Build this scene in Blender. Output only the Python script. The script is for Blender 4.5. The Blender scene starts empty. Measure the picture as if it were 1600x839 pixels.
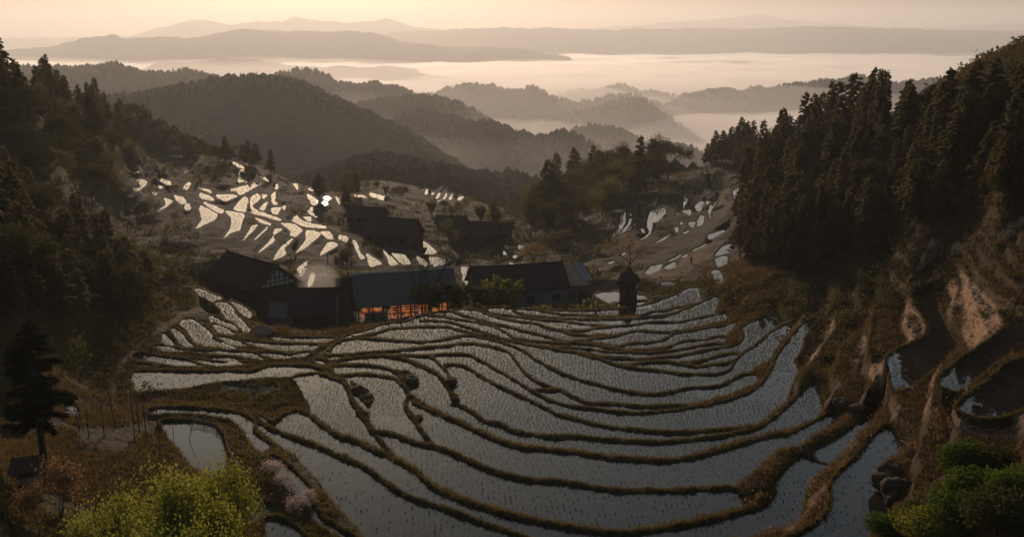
import bpy, math, random
import numpy as np
from mathutils import Vector
from collections import deque
random.seed(7); rng = np.random.default_rng(7)
S = bpy.context.scene; COL = S.collection
R = math.radians
# ---------------------------------------------------------------- camera, sky, sun, exposure
FPX = 1537.0; PITCH = R(13.5); CP, SP = math.cos(PITCH), math.sin(PITCH); CX, CY = 800.0, 419.5
cam = bpy.data.cameras.new('camera'); camo = bpy.data.objects.new('camera', cam); COL.objects.link(camo)
camo.location = (0, 0, 0); camo.rotation_euler = (R(90) - PITCH, 0, 0)
cam.sensor_width = 36; cam.lens = 36 * FPX / 1600; cam.clip_start = 0.5; cam.clip_end = 60000
S.camera = camo
SUN_EL, SUN_AZ = R(9.3), R(-11.0)          # azimuth measured from +Y towards +X
W = bpy.data.worlds.new('World'); S.world = W; W.use_nodes = True
nt = W.node_tree; nt.nodes.clear()
sky = nt.nodes.new('ShaderNodeTexSky'); sky.sky_type = 'NISHITA'; sky.sun_disc = False
sky.sun_elevation = SUN_EL; sky.sun_rotation = SUN_AZ; sky.altitude = 800
sky.air_density = 1.0; sky.dust_density = 2.0; sky.ozone_density = 1.0
bgn = nt.nodes.new('ShaderNodeBackground'); bgn.inputs[1].default_value = 0.105
wo = nt.nodes.new('ShaderNodeOutputWorld')
tint = nt.nodes.new('ShaderNodeMix'); tint.data_type = 'RGBA'; tint.blend_type = 'MULTIPLY'; tint.inputs[0].default_value = 1
tint.inputs[7].default_value = (1.0, 0.90, 0.92, 1)
tcw = nt.nodes.new('ShaderNodeTexCoord'); sxw = nt.nodes.new('ShaderNodeSeparateXYZ'); crw = nt.nodes.new('ShaderNodeValToRGB')
e_ = crw.color_ramp.elements; e_[0].position = 0.0; e_[0].color = (.17, .155, .27, 1); e_[1].position = .38; e_[1].color = (1.2, 1.22, 1.16, 1)
q_ = e_.new(.12); q_.color = (.62, .59, .68, 1)
nt.links.new(tcw.outputs['Generated'], sxw.inputs[0]); nt.links.new(sxw.outputs[2], crw.inputs[0]); nt.links.new(crw.outputs[0], tint.inputs[7])
nt.links.new(sky.outputs[0], tint.inputs[6]); nt.links.new(tint.outputs[2], bgn.inputs[0]); nt.links.new(bgn.outputs[0], wo.inputs[0])
sl = bpy.data.lights.new('sun', 'SUN'); sl.energy = 3.6; sl.angle = R(0.6); sl.color = (1.0, 0.72, 0.52)
so = bpy.data.objects.new('sun', sl); COL.objects.link(so)
sd = Vector((math.sin(SUN_AZ) * math.cos(SUN_EL), math.cos(SUN_AZ) * math.cos(SUN_EL), math.sin(SUN_EL)))
so.rotation_euler = sd.to_track_quat('Z', 'Y').to_euler(); so.location = sd * 100
vs = S.view_settings; vs.view_transform = 'Standard'; vs.look = 'None'; vs.exposure = -0.2; vs.gamma = 1; vs.use_curve_mapping = False
S.render.engine = 'CYCLES'; cy = S.cycles
cy.use_denoising = True; cy.use_adaptive_sampling = False; cy.max_bounces = 5; cy.diffuse_bounces = 2; cy.glossy_bounces = 2; cy.transmission_bounces = 2
cy.transparent_max_bounces = 48; cy.volume_bounces = 2; cy.sample_clamp_indirect = 4; cy.sample_clamp_direct = 12
cy.caustics_reflective = False; cy.caustics_refractive = False
# ---------------------------------------------------------------- pixel <-> world helpers (camera stands at the origin)
def ray(px, py):
    a = (px - CX) / FPX; b = -(py - CY) / FPX
    return a, CP + b * SP, -SP + b * CP
def at_z(px, py, z):
    dx, dy, dz = ray(px, py); t = z / dz
    return dx * t, dy * t
def proj(x, y, z):
    d = y * CP - z * SP; v = y * SP + z * CP
    return CX + FPX * x / d, CY - FPX * v / d
# ---------------------------------------------------------------- tracing of the terrace walls
TILES = {'A': (180, 440, 3.995), 'B': (500, 440, 3.995), 'C': (850, 440, 3.995), 'D': (1200, 420, 3.995),
         'E': (180, 629, 3.995), 'F': (500, 629, 3.995), 'G': (850, 629, 3.995), 'H': (1200, 629, 3.995),
         'I': (500, 475, 7.99), 'J': (670, 475, 7.99), 'K': (840, 475, 7.99), 'L': (1010, 475, 7.99),
         'M': (180, 220, 3.226), 'N': (480, 240, 3.495), 'O': (800, 240, 3.226), 'Z': (0, 0, 1)}
def path(s):
    t = None; out = []
    for w in s.split():
        if w in TILES: t = TILES[w]; continue
        a, b = w.split(','); out.append((t[0] + float(a) / t[2], t[1] + float(b) / t[2]))
    return out
POOLS_LEFT = """A 490,45 530,45 600,75 660,100 650,115 600,125 560,98 525,85
A 720,122 790,150 850,190 852,215 835,228 790,205 760,170 735,140
A 620,135 660,125 710,140 740,170 750,200 790,235 830,280 890,345 850,340 800,310 770,275 720,245 680,220 655,170
A 585,220 610,215 650,235 740,270 765,300 755,310 700,285 640,265 590,250
A 605,270 650,272 700,295 745,325 740,338 690,335 640,310
A 510,235 575,270 540,265
A 410,245 440,235 480,232 560,285 605,330 610,360 690,385 770,420 690,428 640,410 560,410 500,380 470,340 440,295 405,275
A 345,300 370,292 425,330 450,370 500,410 450,412 400,385 375,340
A 290,340 305,322 345,360 375,400 350,405 290,385
A 222,400 260,398 330,405 400,425 480,435 380,445 300,438 240,420
A 430,432 560,438 640,432 720,440 800,440 870,450 940,490 880,487 800,470 700,456 560,450
A 640,340 720,355 830,400 780,405 720,395 660,360
A 770,365 900,385 1050,395 1270,400 1230,430 1120,440 1000,430 880,405
A 900,345 1100,352 1350,350 1370,360 1300,385 1150,385 1000,368
A 890,450 960,445 1120,470 1080,485 1000,488 940,470
A 1100,460 1200,440 1210,455 1180,475 1130,475
A 570,478 700,475 810,495 720,500 620,490
A 510,490 660,505 740,498 840,515 760,525 640,530 560,520
A 108,460 150,452 230,465 330,478 440,495 520,520 590,535 480,532 380,530 300,515 200,500 110,490
A 132,518 200,518 250,530 150,532
A 110,570 250,562 450,568 700,565 850,570 960,535 1100,530 1200,535 1260,550 1300,572 1150,580 1100,600 900,605 800,618 600,640 450,670 300,680 200,690 130,690 110,650 95,610
A 1240,495 1290,495 1315,515 1300,530
A 65,660 80,670 98,730 88,730
E 290,130 450,120 620,150 680,250 700,400 600,500 450,390 400,310 330,230 300,170
E 200,60 300,35 500,45 700,60 800,80 865,130 860,190 940,245 980,280 905,325 850,270 790,170 720,110 600,85 400,70 250,75
E 960,360 1000,345 1100,420 1200,520 1230,640 1290,730 1400,800 1500,860 1420,860 1340,810 1230,740 1190,650 1090,560 1000,470
E 930,745 1000,730 1060,745 1130,790 1200,860 1200,940 960,940
Z 0,668 30,668 40,686 0,694
Z 99,634 118,634 122,652 100,650
C 445,150 520,130 640,130 600,150 500,160
C 320,80 400,65 500,70 600,85 660,110 600,115 450,125 400,135 350,110
D 255,85 330,75 365,140 375,220 350,255 240,300 205,310 255,240 250,160
H 280,300 400,240 560,130 690,0 760,0 640,170 500,300 400,390 300,360
H 740,150 790,180 870,290 840,350 730,380 670,430 670,500 720,580 740,640 760,740 680,800 640,860 640,1000 0,1100 -200,1000 180,838 350,720 400,620 390,530 450,440 560,340 640,230 720,160""".split('\n')
WETSOIL = """D 905,170 960,130 1010,150 1060,210 1080,280 1150,420 1190,480 1150,560 1000,660 900,740 780,750 760,620 740,560 800,510 900,470 980,430 1000,360 970,300 920,240
D 1445,265 1500,300 1598,330 1900,330 1900,480 1598,515 1470,560 1350,660 1180,770 1060,720 1100,650 1250,540 1400,430 1480,360
D 1598,560 1480,610 1400,690 1230,810 1180,880 1300,930 1450,930 1598,880 1900,860 1900,500
D 885,95 930,30 1010,0 1080,-10 1040,40 960,110""".split('\n')
DRYFIELD = """D 690,200 830,210 830,300 815,400 860,460 720,520 640,530 650,400 665,270
D 440,290 600,290 560,400 500,450 400,540 330,510 430,380
Z 1332,405 1394,405 1378,436 1353,452 1326,440
A 270,50 430,40 490,60 500,150 450,180 400,175 350,120 280,80
A 250,95 330,100 360,140 300,210 250,160
D 480,0 560,40 560,120 500,170 430,130
Z 1205,440 1225,440 1228,465 1200,475 1170,480 1168,465 1195,455
A 200,710 600,650 850,625 1090,612 1160,680 1190,780 1050,790 980,838 880,800 800,760 500,755 260,745
A 250,96 330,101 360,141 300,211 250,161""".split('\n')
FIELD = "I 60,640 I 120,560 240,450 400,380 640,320 780,260 1080,230 1200,180 1500,90 J 300,62 J 620,60 1000,40 1400,80 K 200,88 700,100 1050,65 1420,5 C 800,95 900,45 960,40 985,125 1060,85 1095,110 1060,195 1130,200 1150,240 1230,230 1200,270 1140,330 1130,370 1200,385 1245,340 1230,290 1380,215 1440,150 1465,200 1510,250 D 200,310 315,310 220,430 215,490 160,570 190,640 150,720 110,838 200,770 270,720 300,700 350,740 H 335,0 330,80 400,60 470,120 350,190 240,250 210,330 300,370 400,400 340,450 290,480 220,620 220,740 100,800 0,838 G 1340,845 1150,1000 Z 1100,1000 560,1000 E 1598,930 1500,780 1400,690 1330,600 1270,500 1200,430 1120,340 1030,285 950,220 900,190 880,150 920,120 870,60 900,80 980,140 990,140 1060,80 1150,50 1215,60 A 1215,790 1170,690 1130,620 1110,600 1250,575 1380,590 1360,540 1340,520 I 100,740 0,690"
LANDIN = """G 1180,540 1250,600 1280,635 1350,640 1430,560 1470,450 1598,340 1660,300 1660,250 1598,285 1450,320 1350,420 1290,480
B 490,560 540,550 600,590 612,640 580,670 550,650
B 790,590 850,600 850,640 820,655 800,640
B 830,690 860,710 875,750 840,750
B 180,610 240,650 330,710 330,750 300,780 250,740
C 1290,570 1330,530 1400,500 1420,540 1380,600 1340,640 1330,590
C 1130,350 1170,300 1230,290 1245,340 1200,385 1130,375
F 600,80 640,80 640,110 610,120
H 400,40 640,0 560,90 470,130
D 290,700 420,640 640,760 600,838 330,838
D 0,0 1,0 1,1""".split('\n')
BUNDS = """7 J 0,125 130,80 300,62 500,60 620,80 700,115 800,150 950,190 1100,215 1300,240 1450,285 K 238,330 380,365 500,385 640,400 760,388 950,402
6 K 180,310 350,330 550,335 700,310 900,290 1100,270 1290,250 1400,230 1598,235 L 400,230 500,205 650,175 800,145 950,110 1030,100
7 K 420,485 470,465 600,450 780,425 950,405 1100,365 1250,335 1400,345 1598,355 L 450,335 600,300 750,275 900,245 1000,215 1080,150 1100,120
7 K 590,490 750,495 900,515 1000,525 1100,510 1200,490 1350,485 L 150,465 250,430 350,365 480,340 650,315 800,290 950,265 1050,235 1150,190 1190,140 1195,60
7 J 0,125 130,92 250,88 350,115 450,150 600,190 800,245 950,275 1100,315 1300,365 1598,445 K 300,465 450,490 700,515 900,550 1050,570 1200,575 1360,575 L 150,560 280,535 380,490 500,460 700,450 760,440 850,410 930,400 970,410
6 J 0,150 200,165 400,200 550,225 750,265 850,305 950,350 1020,400 1080,435 1200,455 1350,470 1598,490 K 400,505
6 K 100,545 300,542 500,555 700,575 850,600 1000,605 1200,610 1400,615 L 150,605 300,590 500,560 650,525 800,500 950,495 1080,480
7 K 200,565 400,600 600,630 800,665 1000,680 1200,685 1400,685 L 0,690 200,670 400,650 550,620 700,585 850,555 1000,530 1150,490 1200,430 1195,350 1160,290
7 I 1250,215 1400,210 1598,225 J 300,240 450,285 600,325 750,380 900,430 1050,470 1200,500 1400,535 K 238,570 400,600 600,645 800,700 950,755 1100,790 1300,820 1500,835 C 850,578 1000,580 1100,575 1160,550 1200,490 1250,440 1330,390 1400,325 1500,265 1598,225 D 300,285 400,265 550,230 650,190
7 I 400,420 500,410 600,385 700,368 780,340 900,310 1100,300 1300,285 1598,290 J 300,310 450,345 600,385 750,410 950,455
7 I 120,600 150,540 230,480 330,440 450,430 600,435 750,445 950,460 1100,470 1300,475 1450,460 J 250,435 380,405 500,395 620,410 750,440 900,480 1050,530 1150,570 1250,630 1300,680 1400,735 1500,790 1598,835 C 60,550 150,590 300,635 450,675 600,700 700,705 800,690 900,667 1050,660 1130,640 1220,590 1300,570
7 I 0,645 200,640 400,630 560,610 750,600 950,585 1150,565 1350,545 1598,525 J 300,510 450,495 600,500 750,530 900,570 1000,610 1060,680 1120,760 1180,838 B 1340,620 1440,660 1520,690 1598,730 C 300,765 450,768 600,782 750,780 900,775 1000,770
6 I 380,650 560,650 800,650 1100,650 1400,645 J 150,635 300,630 450,635 540,650 600,690 700,740 800,800 870,838 B 1250,640 1330,690 1450,750 1598,785 C 300,795 420,810 570,825 700,815 850,800 1000,770
11 C 1000,770 1150,730 1280,680 1350,630 1400,560 1440,470 1500,380 1598,260 D 250,315
6 B 1320,685 1400,680 1480,680
7 I 140,740 250,700 400,670 560,655 800,650 950,665 1100,710 1250,770 1400,838 B 750,595 780,640 810,690 850,760 920,800 980,838 F 1030,120 1130,140 1200,180 1350,205 1450,215 1598,215 G 300,225 500,240 700,248 900,235 1100,210 1250,180
10 G 1250,180 1350,145 1430,90 1500,30 D 200,770 280,690
7 I 950,650 1200,650 1350,660 1430,700 1500,770 B 790,560 805,610
6 B 780,525 850,520 930,545 1030,610 1150,670 1280,730 1400,790 1500,838 F 1598,100 G 100,75 250,120 400,155 600,175 750,185 900,185 1050,175 1190,165 1320,150
8 B 480,560 500,590 530,660 550,720 530,770 560,838 F 560,60 600,130 650,200 700,265
7 B 540,700 560,710 640,770 720,810 F 580,0 700,55 850,120 1000,190 1150,255 1300,290 1450,300 1598,315 G 400,345 600,360 750,365 900,350 1100,300 1300,240 1450,200 H 120,195 240,140 330,90 400,50
6 B 0,520 50,525 200,520 300,525 400,540 460,560 490,580
6 B 0,580 100,590 290,580 400,595 470,610 510,650
11 B 60,590 140,620 180,680 200,740 240,800 290,838 F 240,60 290,120 330,190
7 F 340,200 400,270 450,330
8 F 340,185 450,200 600,255 750,290 850,330 950,375 1050,420 1200,465 1350,490 1450,490 1598,510 G 300,530 450,550 650,550 850,550 1000,540 1150,535 1190,540
8 E 1150,50 1200,70 1300,150 1400,215 F 200,235 330,300 450,350 560,410 660,490 750,560 900,620 1050,670 1200,710 1350,745 1598,790 G 350,810 500,820 700,795 900,760 1100,720 1250,680 1380,630 1440,560
8 E 900,120 980,170 1100,215 1250,270 1400,340 1500,385 F 150,340 300,420 420,510 550,590 700,640 850,690 1000,750 1150,800 1250,838 1400,880 1700,920 G 400,930 1200,860
6 I 0,680 60,720 140,740
7 B 0,470 60,500 110,530
6 J 540,55 700,80 800,120 950,140 1150,170 1350,190 K 0,195 250,215 400,230 600,255 800,270 900,282
7 J 1050,80 1100,110 1250,150 1400,165 K 200,175 450,185 700,195 900,190 1200,180 1400,170 1598,150 C 650,225 800,200 900,160 1000,120 1070,85
5 J 950,50 1100,60 1300,70 1400,90 K 150,110 300,130 500,135 700,145 800,165 1000,165 1250,150 1350,130 1450,100 1598,85 L 350,55 500,20 C 900,145 985,128
6 K 950,755 1100,770 1300,740 1598,720 L 350,740 550,775 660,785 850,755 1000,740 1060,720 1130,690
6 L 300,735 500,740 650,720 800,680 950,630 1100,610 1170,630""".split('\n')
POOLS_FAR = """M 90,180 160,205 150,230 100,260 90,240 120,215 95,195
M 30,90 60,90 70,110 45,110
M 50,125 110,130 115,165 80,155
M 185,260 215,262 195,282
M 215,180 285,210 270,225 230,205
M 190,215 240,230 230,245
M 245,285 290,305 250,340 205,360 255,320
M 300,275 345,285 360,315 330,320 305,295
M 350,325 375,315 380,345 355,350
M 395,80 425,80 405,120 330,178 360,150
M 340,235 375,205 380,220 360,250
M 425,325 515,370 500,400 405,443 435,400
M 430,262 490,285 495,305 430,290
M 445,305 540,345 545,365 520,365 460,330
M 410,232 480,250 480,265
M 550,350 650,370 640,410 630,450 590,462 545,495 580,440 585,390
M 510,270 620,275 560,305 520,290
M 525,257 610,255 630,275 730,220 700,215 600,240
M 595,345 650,280 668,300 655,362
M 550,180 600,170 585,188
M 590,108 620,115 690,160 710,175 690,212 655,210 680,180 660,150 610,130
M 630,145 670,160 665,190 640,210 618,208
M 712,165 790,200 780,212 740,190
M 680,290 715,265 735,290 690,330 725,355 685,350
M 740,270 770,275 745,295
M 735,330 770,305 750,355 730,345
M 785,275 810,255 805,300 820,320 795,320
M 790,340 835,335 820,370 790,365
M 795,222 820,220 820,245 800,245
M 675,360 740,360 835,395 830,405 760,385
M 700,385 785,415 780,428 730,410
M 640,510 690,430 720,425 680,470
M 700,500 765,433 768,442 712,495
M 715,568 790,490 805,445 845,445 800,475 800,510
M 795,600 840,530 890,490 895,495 855,545 860,575
M 830,415 900,420 945,450 910,485 885,485 880,450
M 905,570 960,500 965,450 1040,465 960,540
M 890,405 915,375 950,405 1060,430 1060,442 960,435
M 945,385 985,380 985,410
M 970,360 995,330 1020,375 1020,390
M 1030,460 1080,455 1100,495 1070,495
M 1030,578 1070,515 1110,512 1120,530
M 1115,475 1170,480 1170,510 1130,500
M 895,215 920,220 925,250 955,278 910,240
M 965,265 1020,300 1015,325 990,320
M 970,240 1000,240 1000,262
M 1052,284 1074,276 1092,290 1078,302 1056,298
M 1040,312 1060,306 1075,316 1058,330
M 1105,280 1150,300 1180,320 1150,320
M 920,640 970,605 955,660 930,690
M 985,670 1010,670 990,730 970,735
M 1010,660 1050,635 1020,668
M 845,325 860,330 850,360
N 245,475 270,480 290,540 325,570 290,575
N 325,545 365,570 410,600 345,625
N 235,385 320,385 300,430 240,430
N 320,415 380,405 450,425 470,470 550,500 590,530 520,525 450,500 380,450
N 570,480 640,480 710,540 640,550 590,520
N 410,520 450,555 495,600 455,620 440,580
N 600,555 660,600 650,625 610,600
N 665,565 775,580 730,610 690,625
N 450,530 520,545 570,600 530,610 480,570
N 380,480 430,500 400,520
N 890,465 945,475 925,490
N 1065,475 1110,480 1120,500 1080,490
N 1150,500 1190,505 1180,530 1155,525
N 1065,520 1090,550 1075,552
N 1120,560 1150,555 1135,575
N 1100,595 1130,600 1120,612
N 255,225 310,230 330,245 270,240
N 340,215 440,240 425,295 400,260 350,240
N 700,335 735,338 720,355
N 838,618 875,620 870,650 885,690 870,720 845,680
N 155,240 190,265 260,300 240,302 180,285
O 490,425 540,370 550,310 575,295 570,350 520,420
O 505,380 510,340 520,350
O 540,405 590,350 595,285 610,275 605,340 575,385
O 545,412 600,370 640,330 630,270 650,245 645,320 620,360
O 645,435 690,400 680,350 700,290 725,290 730,315 710,350 700,400 660,440
O 740,215 755,215 775,285 760,320 715,350
O 815,320 860,280 870,210 885,230 865,275
O 640,375 665,380 665,405
O 860,290 900,285 900,310 885,310
O 845,345 860,345 855,362
O 820,375 840,370 830,405
O 885,350 925,345 910,375
O 860,400 900,382 870,408
O 930,365 950,310 970,320 960,360
O 970,95 990,90 1010,150 985,205 975,230 990,180 985,150
O 925,260 970,235 950,290 930,290
O 975,250 1000,230 990,260
O 1030,195 1045,210 1020,260 1000,300 1005,345 990,290
O 1000,225 1020,215 1005,250
O 1115,190 1170,150 1180,160 1140,235 1120,225
O 985,420 1000,405 1100,375 1060,400 1000,435
O 905,490 990,450 1000,450 930,487
O 670,605 700,570 760,555 740,590 700,608
O 780,545 860,505 830,530
O 765,575 820,545 825,570 790,590
O 850,520 885,508 880,525
O 1020,520 1060,470 1130,450 1120,480 1070,510
O 1025,530 1085,515 1080,570 1045,580 1030,560
O 1005,592 1045,590 1070,650 1050,670 1020,630
O 480,550 520,540 500,555
O 540,510 570,500 565,512
O 415,590 455,570 430,590
O 730,655 840,645 800,665
O 690,460 730,445 800,405 760,440""".split('\n')
for (cx_, cy_) in [(380,95),(410,100),(437,112),(466,118),(494,128),(520,145),(548,148),(575,155),(600,168),(628,188),(652,210),(672,160),(680,225),(705,185),(716,232),(738,200),(752,238),(785,240),(725,170)]:
    a = R(-58 + 10 * math.sin(cx_)); L_ = 23; w_ = 7.5
    c, s = math.cos(a), math.sin(a); bend = 6
    q = [(-L_, 0), (-L_*.4, -w_), (L_*.5, -w_*.8), (L_, -bend*.3), (L_*.5, w_*.7), (-L_*.3, w_)]
    POOLS_FAR.append('N ' + ' '.join(f'{cx_ + x*c - y*s:.1f},{cy_ + x*s + y*c:.1f}' for x, y in q))
POOLS_FAR += ["N 695,268 755,245 745,260 715,270", "N 815,262 830,238 860,235 845,255", "N 865,258 878,245 876,258"]

# label canvas: pixel (i,j) = photograph pixel (i-200, j)
CW, CH, CO = 2000, 1020, 200
label = np.zeros((CH, CW), np.int32)
def poly_mask(P):
    xs = np.array([p[0] for p in P]) + CO; ys = np.array([p[1] for p in P])
    x0, x1 = max(0, int(xs.min())), min(CW - 1, int(xs.max()) + 1); y0, y1 = max(0, int(ys.min())), min(CH - 1, int(ys.max()) + 1)
    X, Y = np.meshgrid(np.arange(x0, x1 + 1) + .5, np.arange(y0, y1 + 1) + .5)
    ins = np.zeros(X.shape, bool); n = len(P)
    for i in range(n):
        xa, ya, xb, yb = xs[i], ys[i], xs[(i+1) % n], ys[(i+1) % n]
        if ya == yb: continue
        ins ^= ((ya > Y) != (yb > Y)) & (X < (xb - xa) * (Y - ya) / (yb - ya) + xa)
    return (slice(y0, y1 + 1), slice(x0, x1 + 1)), ins
def line_mask(P, w, dst, val):
    for (xa, ya), (xb, yb) in zip(P[:-1], P[1:]):
        xa += CO; xb += CO
        x0, x1 = int(min(xa, xb) - w), int(max(xa, xb) + w) + 1; y0, y1 = int(min(ya, yb) - w), int(max(ya, yb) + w) + 1
        x0 = max(x0, 0); y0 = max(y0, 0)
        X, Y = np.meshgrid(np.arange(x0, min(x1, CW - 1) + 1) + .5, np.arange(y0, min(y1, CH - 1) + 1) + .5)
        if X.size == 0: continue
        dx, dy = xb - xa, yb - ya; t = np.clip(((X - xa) * dx + (Y - ya) * dy) / max(1e-6, dx*dx + dy*dy), 0, 1)
        m = (X - xa - t*dx)**2 + (Y - ya - t*dy)**2 < (w / 2)**2
        sub = dst[y0:y0 + X.shape[0], x0:x0 + X.shape[1]]; sub[m] = val
def smooth_path(P):          # Catmull-Rom through the traced points
    if len(P) < 3: return P
    out = []
    for i in range(len(P) - 1):
        p0 = P[max(i-1, 0)]; p1 = P[i]; p2 = P[i+1]; p3 = P[min(i+2, len(P)-1)]
        for k in range(5):
            t = k / 5
            out.append(tuple(.5 * ((2*p1[c]) + (-p0[c] + p2[c])*t + (2*p0[c] - 5*p1[c] + 4*p2[c] - p3[c])*t*t + (-p0[c] + 3*p1[c] - 3*p2[c] + p3[c])*t**3) for c in (0, 1)))
    out.append(P[-1]); return out
free = np.zeros((CH, CW), bool)
sl_, m_ = poly_mask(path(FIELD)); free[sl_][m_] = True
for s_ in LANDIN:
    sl_, m_ = poly_mask(path(s_)); free[sl_][m_] = False
for s_ in BUNDS:
    w_, rest = s_.split(' ', 1); line_mask(smooth_path(path(rest)), float(w_) * (0.62 if path(rest)[0][1] < 560 else .8), free, False)
nlab = 0
KIND = {}                    # region id -> 'pool' | 'far' | 'wetsoil' | 'dry'
todo = free.copy(); ys_, xs_ = np.nonzero(todo)
for y0, x0 in zip(ys_, xs_):
    if not todo[y0, x0]: continue
    dq = deque([(y0, x0)]); todo[y0, x0] = False; pts = []
    while dq:
        y, x = dq.popleft(); pts.append((y, x))
        for yy, xx in ((y+1, x), (y-1, x), (y, x+1), (y, x-1)):
            if 0 <= yy < CH and 0 <= xx < CW and todo[yy, xx]: todo[yy, xx] = False; dq.append((yy, xx))
    if len(pts) > 40:
        nlab += 1; p = np.array(pts); label[p[:, 0], p[:, 1]] = nlab; KIND[nlab] = 'pool'
def wobble(P, amp=0.0):
    return P
def closed_smooth(P, k=4):
    n = len(P); out = []
    for i in range(n):
        p0, p1, p2, p3 = P[i-1], P[i], P[(i+1) % n], P[(i+2) % n]
        for j in range(k):
            t = j / k
            cr = [.5 * ((2*p1[c]) + (-p0[c] + p2[c])*t + (2*p0[c] - 5*p1[c] + 4*p2[c] - p3[c])*t*t + (-p0[c] + 3*p1[c] - 3*p2[c] + p3[c])*t**3) for c in (0, 1)]
            out.append(tuple(cr[c] * .6 + (p1[c] * (1-t) + p2[c] * t) * .4 for c in (0, 1)))
    return out
for lst, kd in ((POOLS_LEFT, 'pool'), (WETSOIL, 'wetsoil'), (DRYFIELD, 'dry'), (POOLS_FAR, 'far')):
    for s_ in lst:
        P = closed_smooth(path(s_))
        sl_, m_ = poly_mask(P)
        if m_.sum() < 5: continue
        nlab += 1; label[sl_][m_] = nlab; KIND[nlab] = kd
# ---------------------------------------------------------------- smooth base relief from control points
CTRL = """160,172,-25.5 207,187,-36 260,219,-46 320,244,-53 1750,480,-22 1750,600,-21 1750,750,-20 1700,400,-20 -150,600,-24 -150,750,-22 30,150,-15 60,180,-20 80,220,-24.5 130,230,-28.5 130,190,-25 160,290,-38 560,505,-42.8 700,486,-43.2 900,490,-43.4 1000,485,-43.2 1090,460,-43.2 600,520,-41.5 850,520,-41.6 1000,520,-41.5 1150,495,-41.2
600,555,-40 800,545,-40.2 1000,555,-40 1150,550,-40 1200,520,-40 1240,480,-39.2 520,575,-38.6 700,565,-38.7 850,580,-38.7 1000,600,-38.4 1150,600,-38.4 1230,560,-38.4 1270,510,-38
550,600,-37.3 700,592,-37.3 900,640,-37 1100,640,-36.9 1200,610,-36.9 1285,540,-36.9 540,640,-36 650,620,-35.9 900,672,-35.6 1100,672,-35.5 1230,636,-35.5
700,680,-34.2 900,702,-34.3 1100,700,-34.2 1260,655,-34.2 1300,620,-34 620,700,-33.2 850,740,-33.2 1000,740,-33.2 1150,720,-33.2 480,700,-32.8 700,775,-32.3 900,790,-32.4 1100,790,-32.3 1220,790,-32.2 1280,690,-32.4 1370,650,-31.6
560,790,-31.8 700,839,-31.5 1350,780,-31 1400,700,-31 900,839,-31.3 1100,839,-31.2
300,690,-31.5 340,655,-34.2 250,640,-34.6 200,640,-34 180,580,-37.3 250,540,-39.5 320,480,-42 400,520,-41 300,590,-37 450,590,-37.3 420,500,-42 360,630,-36
200,700,-30 100,662,-30 40,640,-31.5 0,650,-32 75,735,-27.5 0,740,-26 0,839,-24 150,839,-25.5 250,839,-27 330,780,-29 400,839,-30 440,820,-31.5 470,780,-32
150,560,-36 100,560,-33 50,560,-30 0,520,-27 200,500,-39 280,445,-42.5 150,480,-36 100,430,-33 50,400,-28 0,380,-24 240,460,-41
0,250,-25 0,130,-10.8 50,120,-10 100,170,-20 150,210,-27 210,242,-48.5 250,246,-49.5 100,250,-30 0,180,-18 0,320,-27 100,330,-33 200,330,-45 230,300,-46 200,285,-45.5 300,260,-50 410,266,-57.5 400,290,-51 430,287,-52.5 500,300,-54.5 560,305,-55
300,400,-48 250,350,-46.5 350,350,-48 300,300,-48 430,380,-49 450,330,-51.5 500,370,-50.5 550,410,-50 620,350,-55 650,380,-53 700,400,-52 600,440,-47.5 470,450,-46.5 800,420,-51 800,385,-55 880,400,-53 700,350,-60 800,350,-64 850,370,-58 230,400,-46 400,490,-43.6 480,520,-42.5 620,500,-43
590,270,-85 650,290,-88 720,310,-86 800,325,-80 700,330,-72 560,290,-75
870,330,-66 900,300,-66 930,272,-63 1000,264,-62 1040,272,-60 1080,268,-56 1105,262,-52 1140,245,-49 1165,238,-46 950,370,-54 1000,330,-54 1050,300,-54 1100,300,-52 1130,330,-47 1000,380,-51 1080,410,-47.5 1100,360,-49 1130,390,-46 1130,440,-43 950,430,-47.5 980,465,-44 920,470,-44.5 1050,440,-45 800,487,-43.5
1170,430,-41 1200,460,-39.5 1250,430,-38 1300,400,-36 1400,380,-30 1450,340,-27 1550,330,-23 1600,330,-21.5 1400,300,-27 1500,250,-19 1600,200,-13 1300,280,-31 1200,330,-41 1200,260,-34 1300,230,-26 1400,212,-19 1500,190,-14 1600,162,-9
1320,520,-34.5 1370,500,-33.5 1390,520,-32.5 1460,560,-30.5 1420,470,-31.5 1510,480,-28.5 1560,540,-26.5 1590,600,-25.5 1590,650,-25.5 1590,400,-24 1500,400,-28 1400,610,-31.8 1440,640,-30 1500,650,-27.5 1450,700,-29 1400,760,-30.8 1500,750,-27 1600,720,-24.5 1600,839,-23 1480,839,-27 1400,839,-30 1290,480,-37"""
HID = [(1600,300,-40),(1400,330,-62),(1300,340,-62),(1200,400,-72),(1100,500,-92),(1000,580,-115),(900,580,-120),(0,420,-70),(200,560,-98),(300,560,-100),(400,540,-100),(480,450,-84),(-150,300,-6),(-150,150,-10),(-150,60,-20),(1750,100,-15),(1750,200,0),(1750,60,-20),(700,45,-37.5),(200,35,-30),(1300,40,-34),(800,700,-105),(600,720,-100)]
cp = []
for w in CTRL.split():
    a, b, z = map(float, w.split(','))
    if b > 360 and z > -43: z = -43 + (z + 43) * (1 - max(0, min(1, (b - (300 if a > 1150 else 400)) / (130 if a > 1150 else 38)))*(1 - (.55 + .25 * max(0, min(1, (180 - a) / 150)) + .22 * max(0, min(1, (a - 1290) / 120)))))
    x, y = at_z(a, b, z); cp.append((x / y, math.log(y), z))
for a, y, z in HID: cp.append(((a - 800) / 1494, math.log(y), z))
cp = np.array(cp); KU = 2.2
P_ = np.c_[cp[:, 0] * KU, cp[:, 1]]
def tps(d2): return np.where(d2 > 0, .5 * d2 * np.log(d2 + 1e-12), 0)
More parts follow.
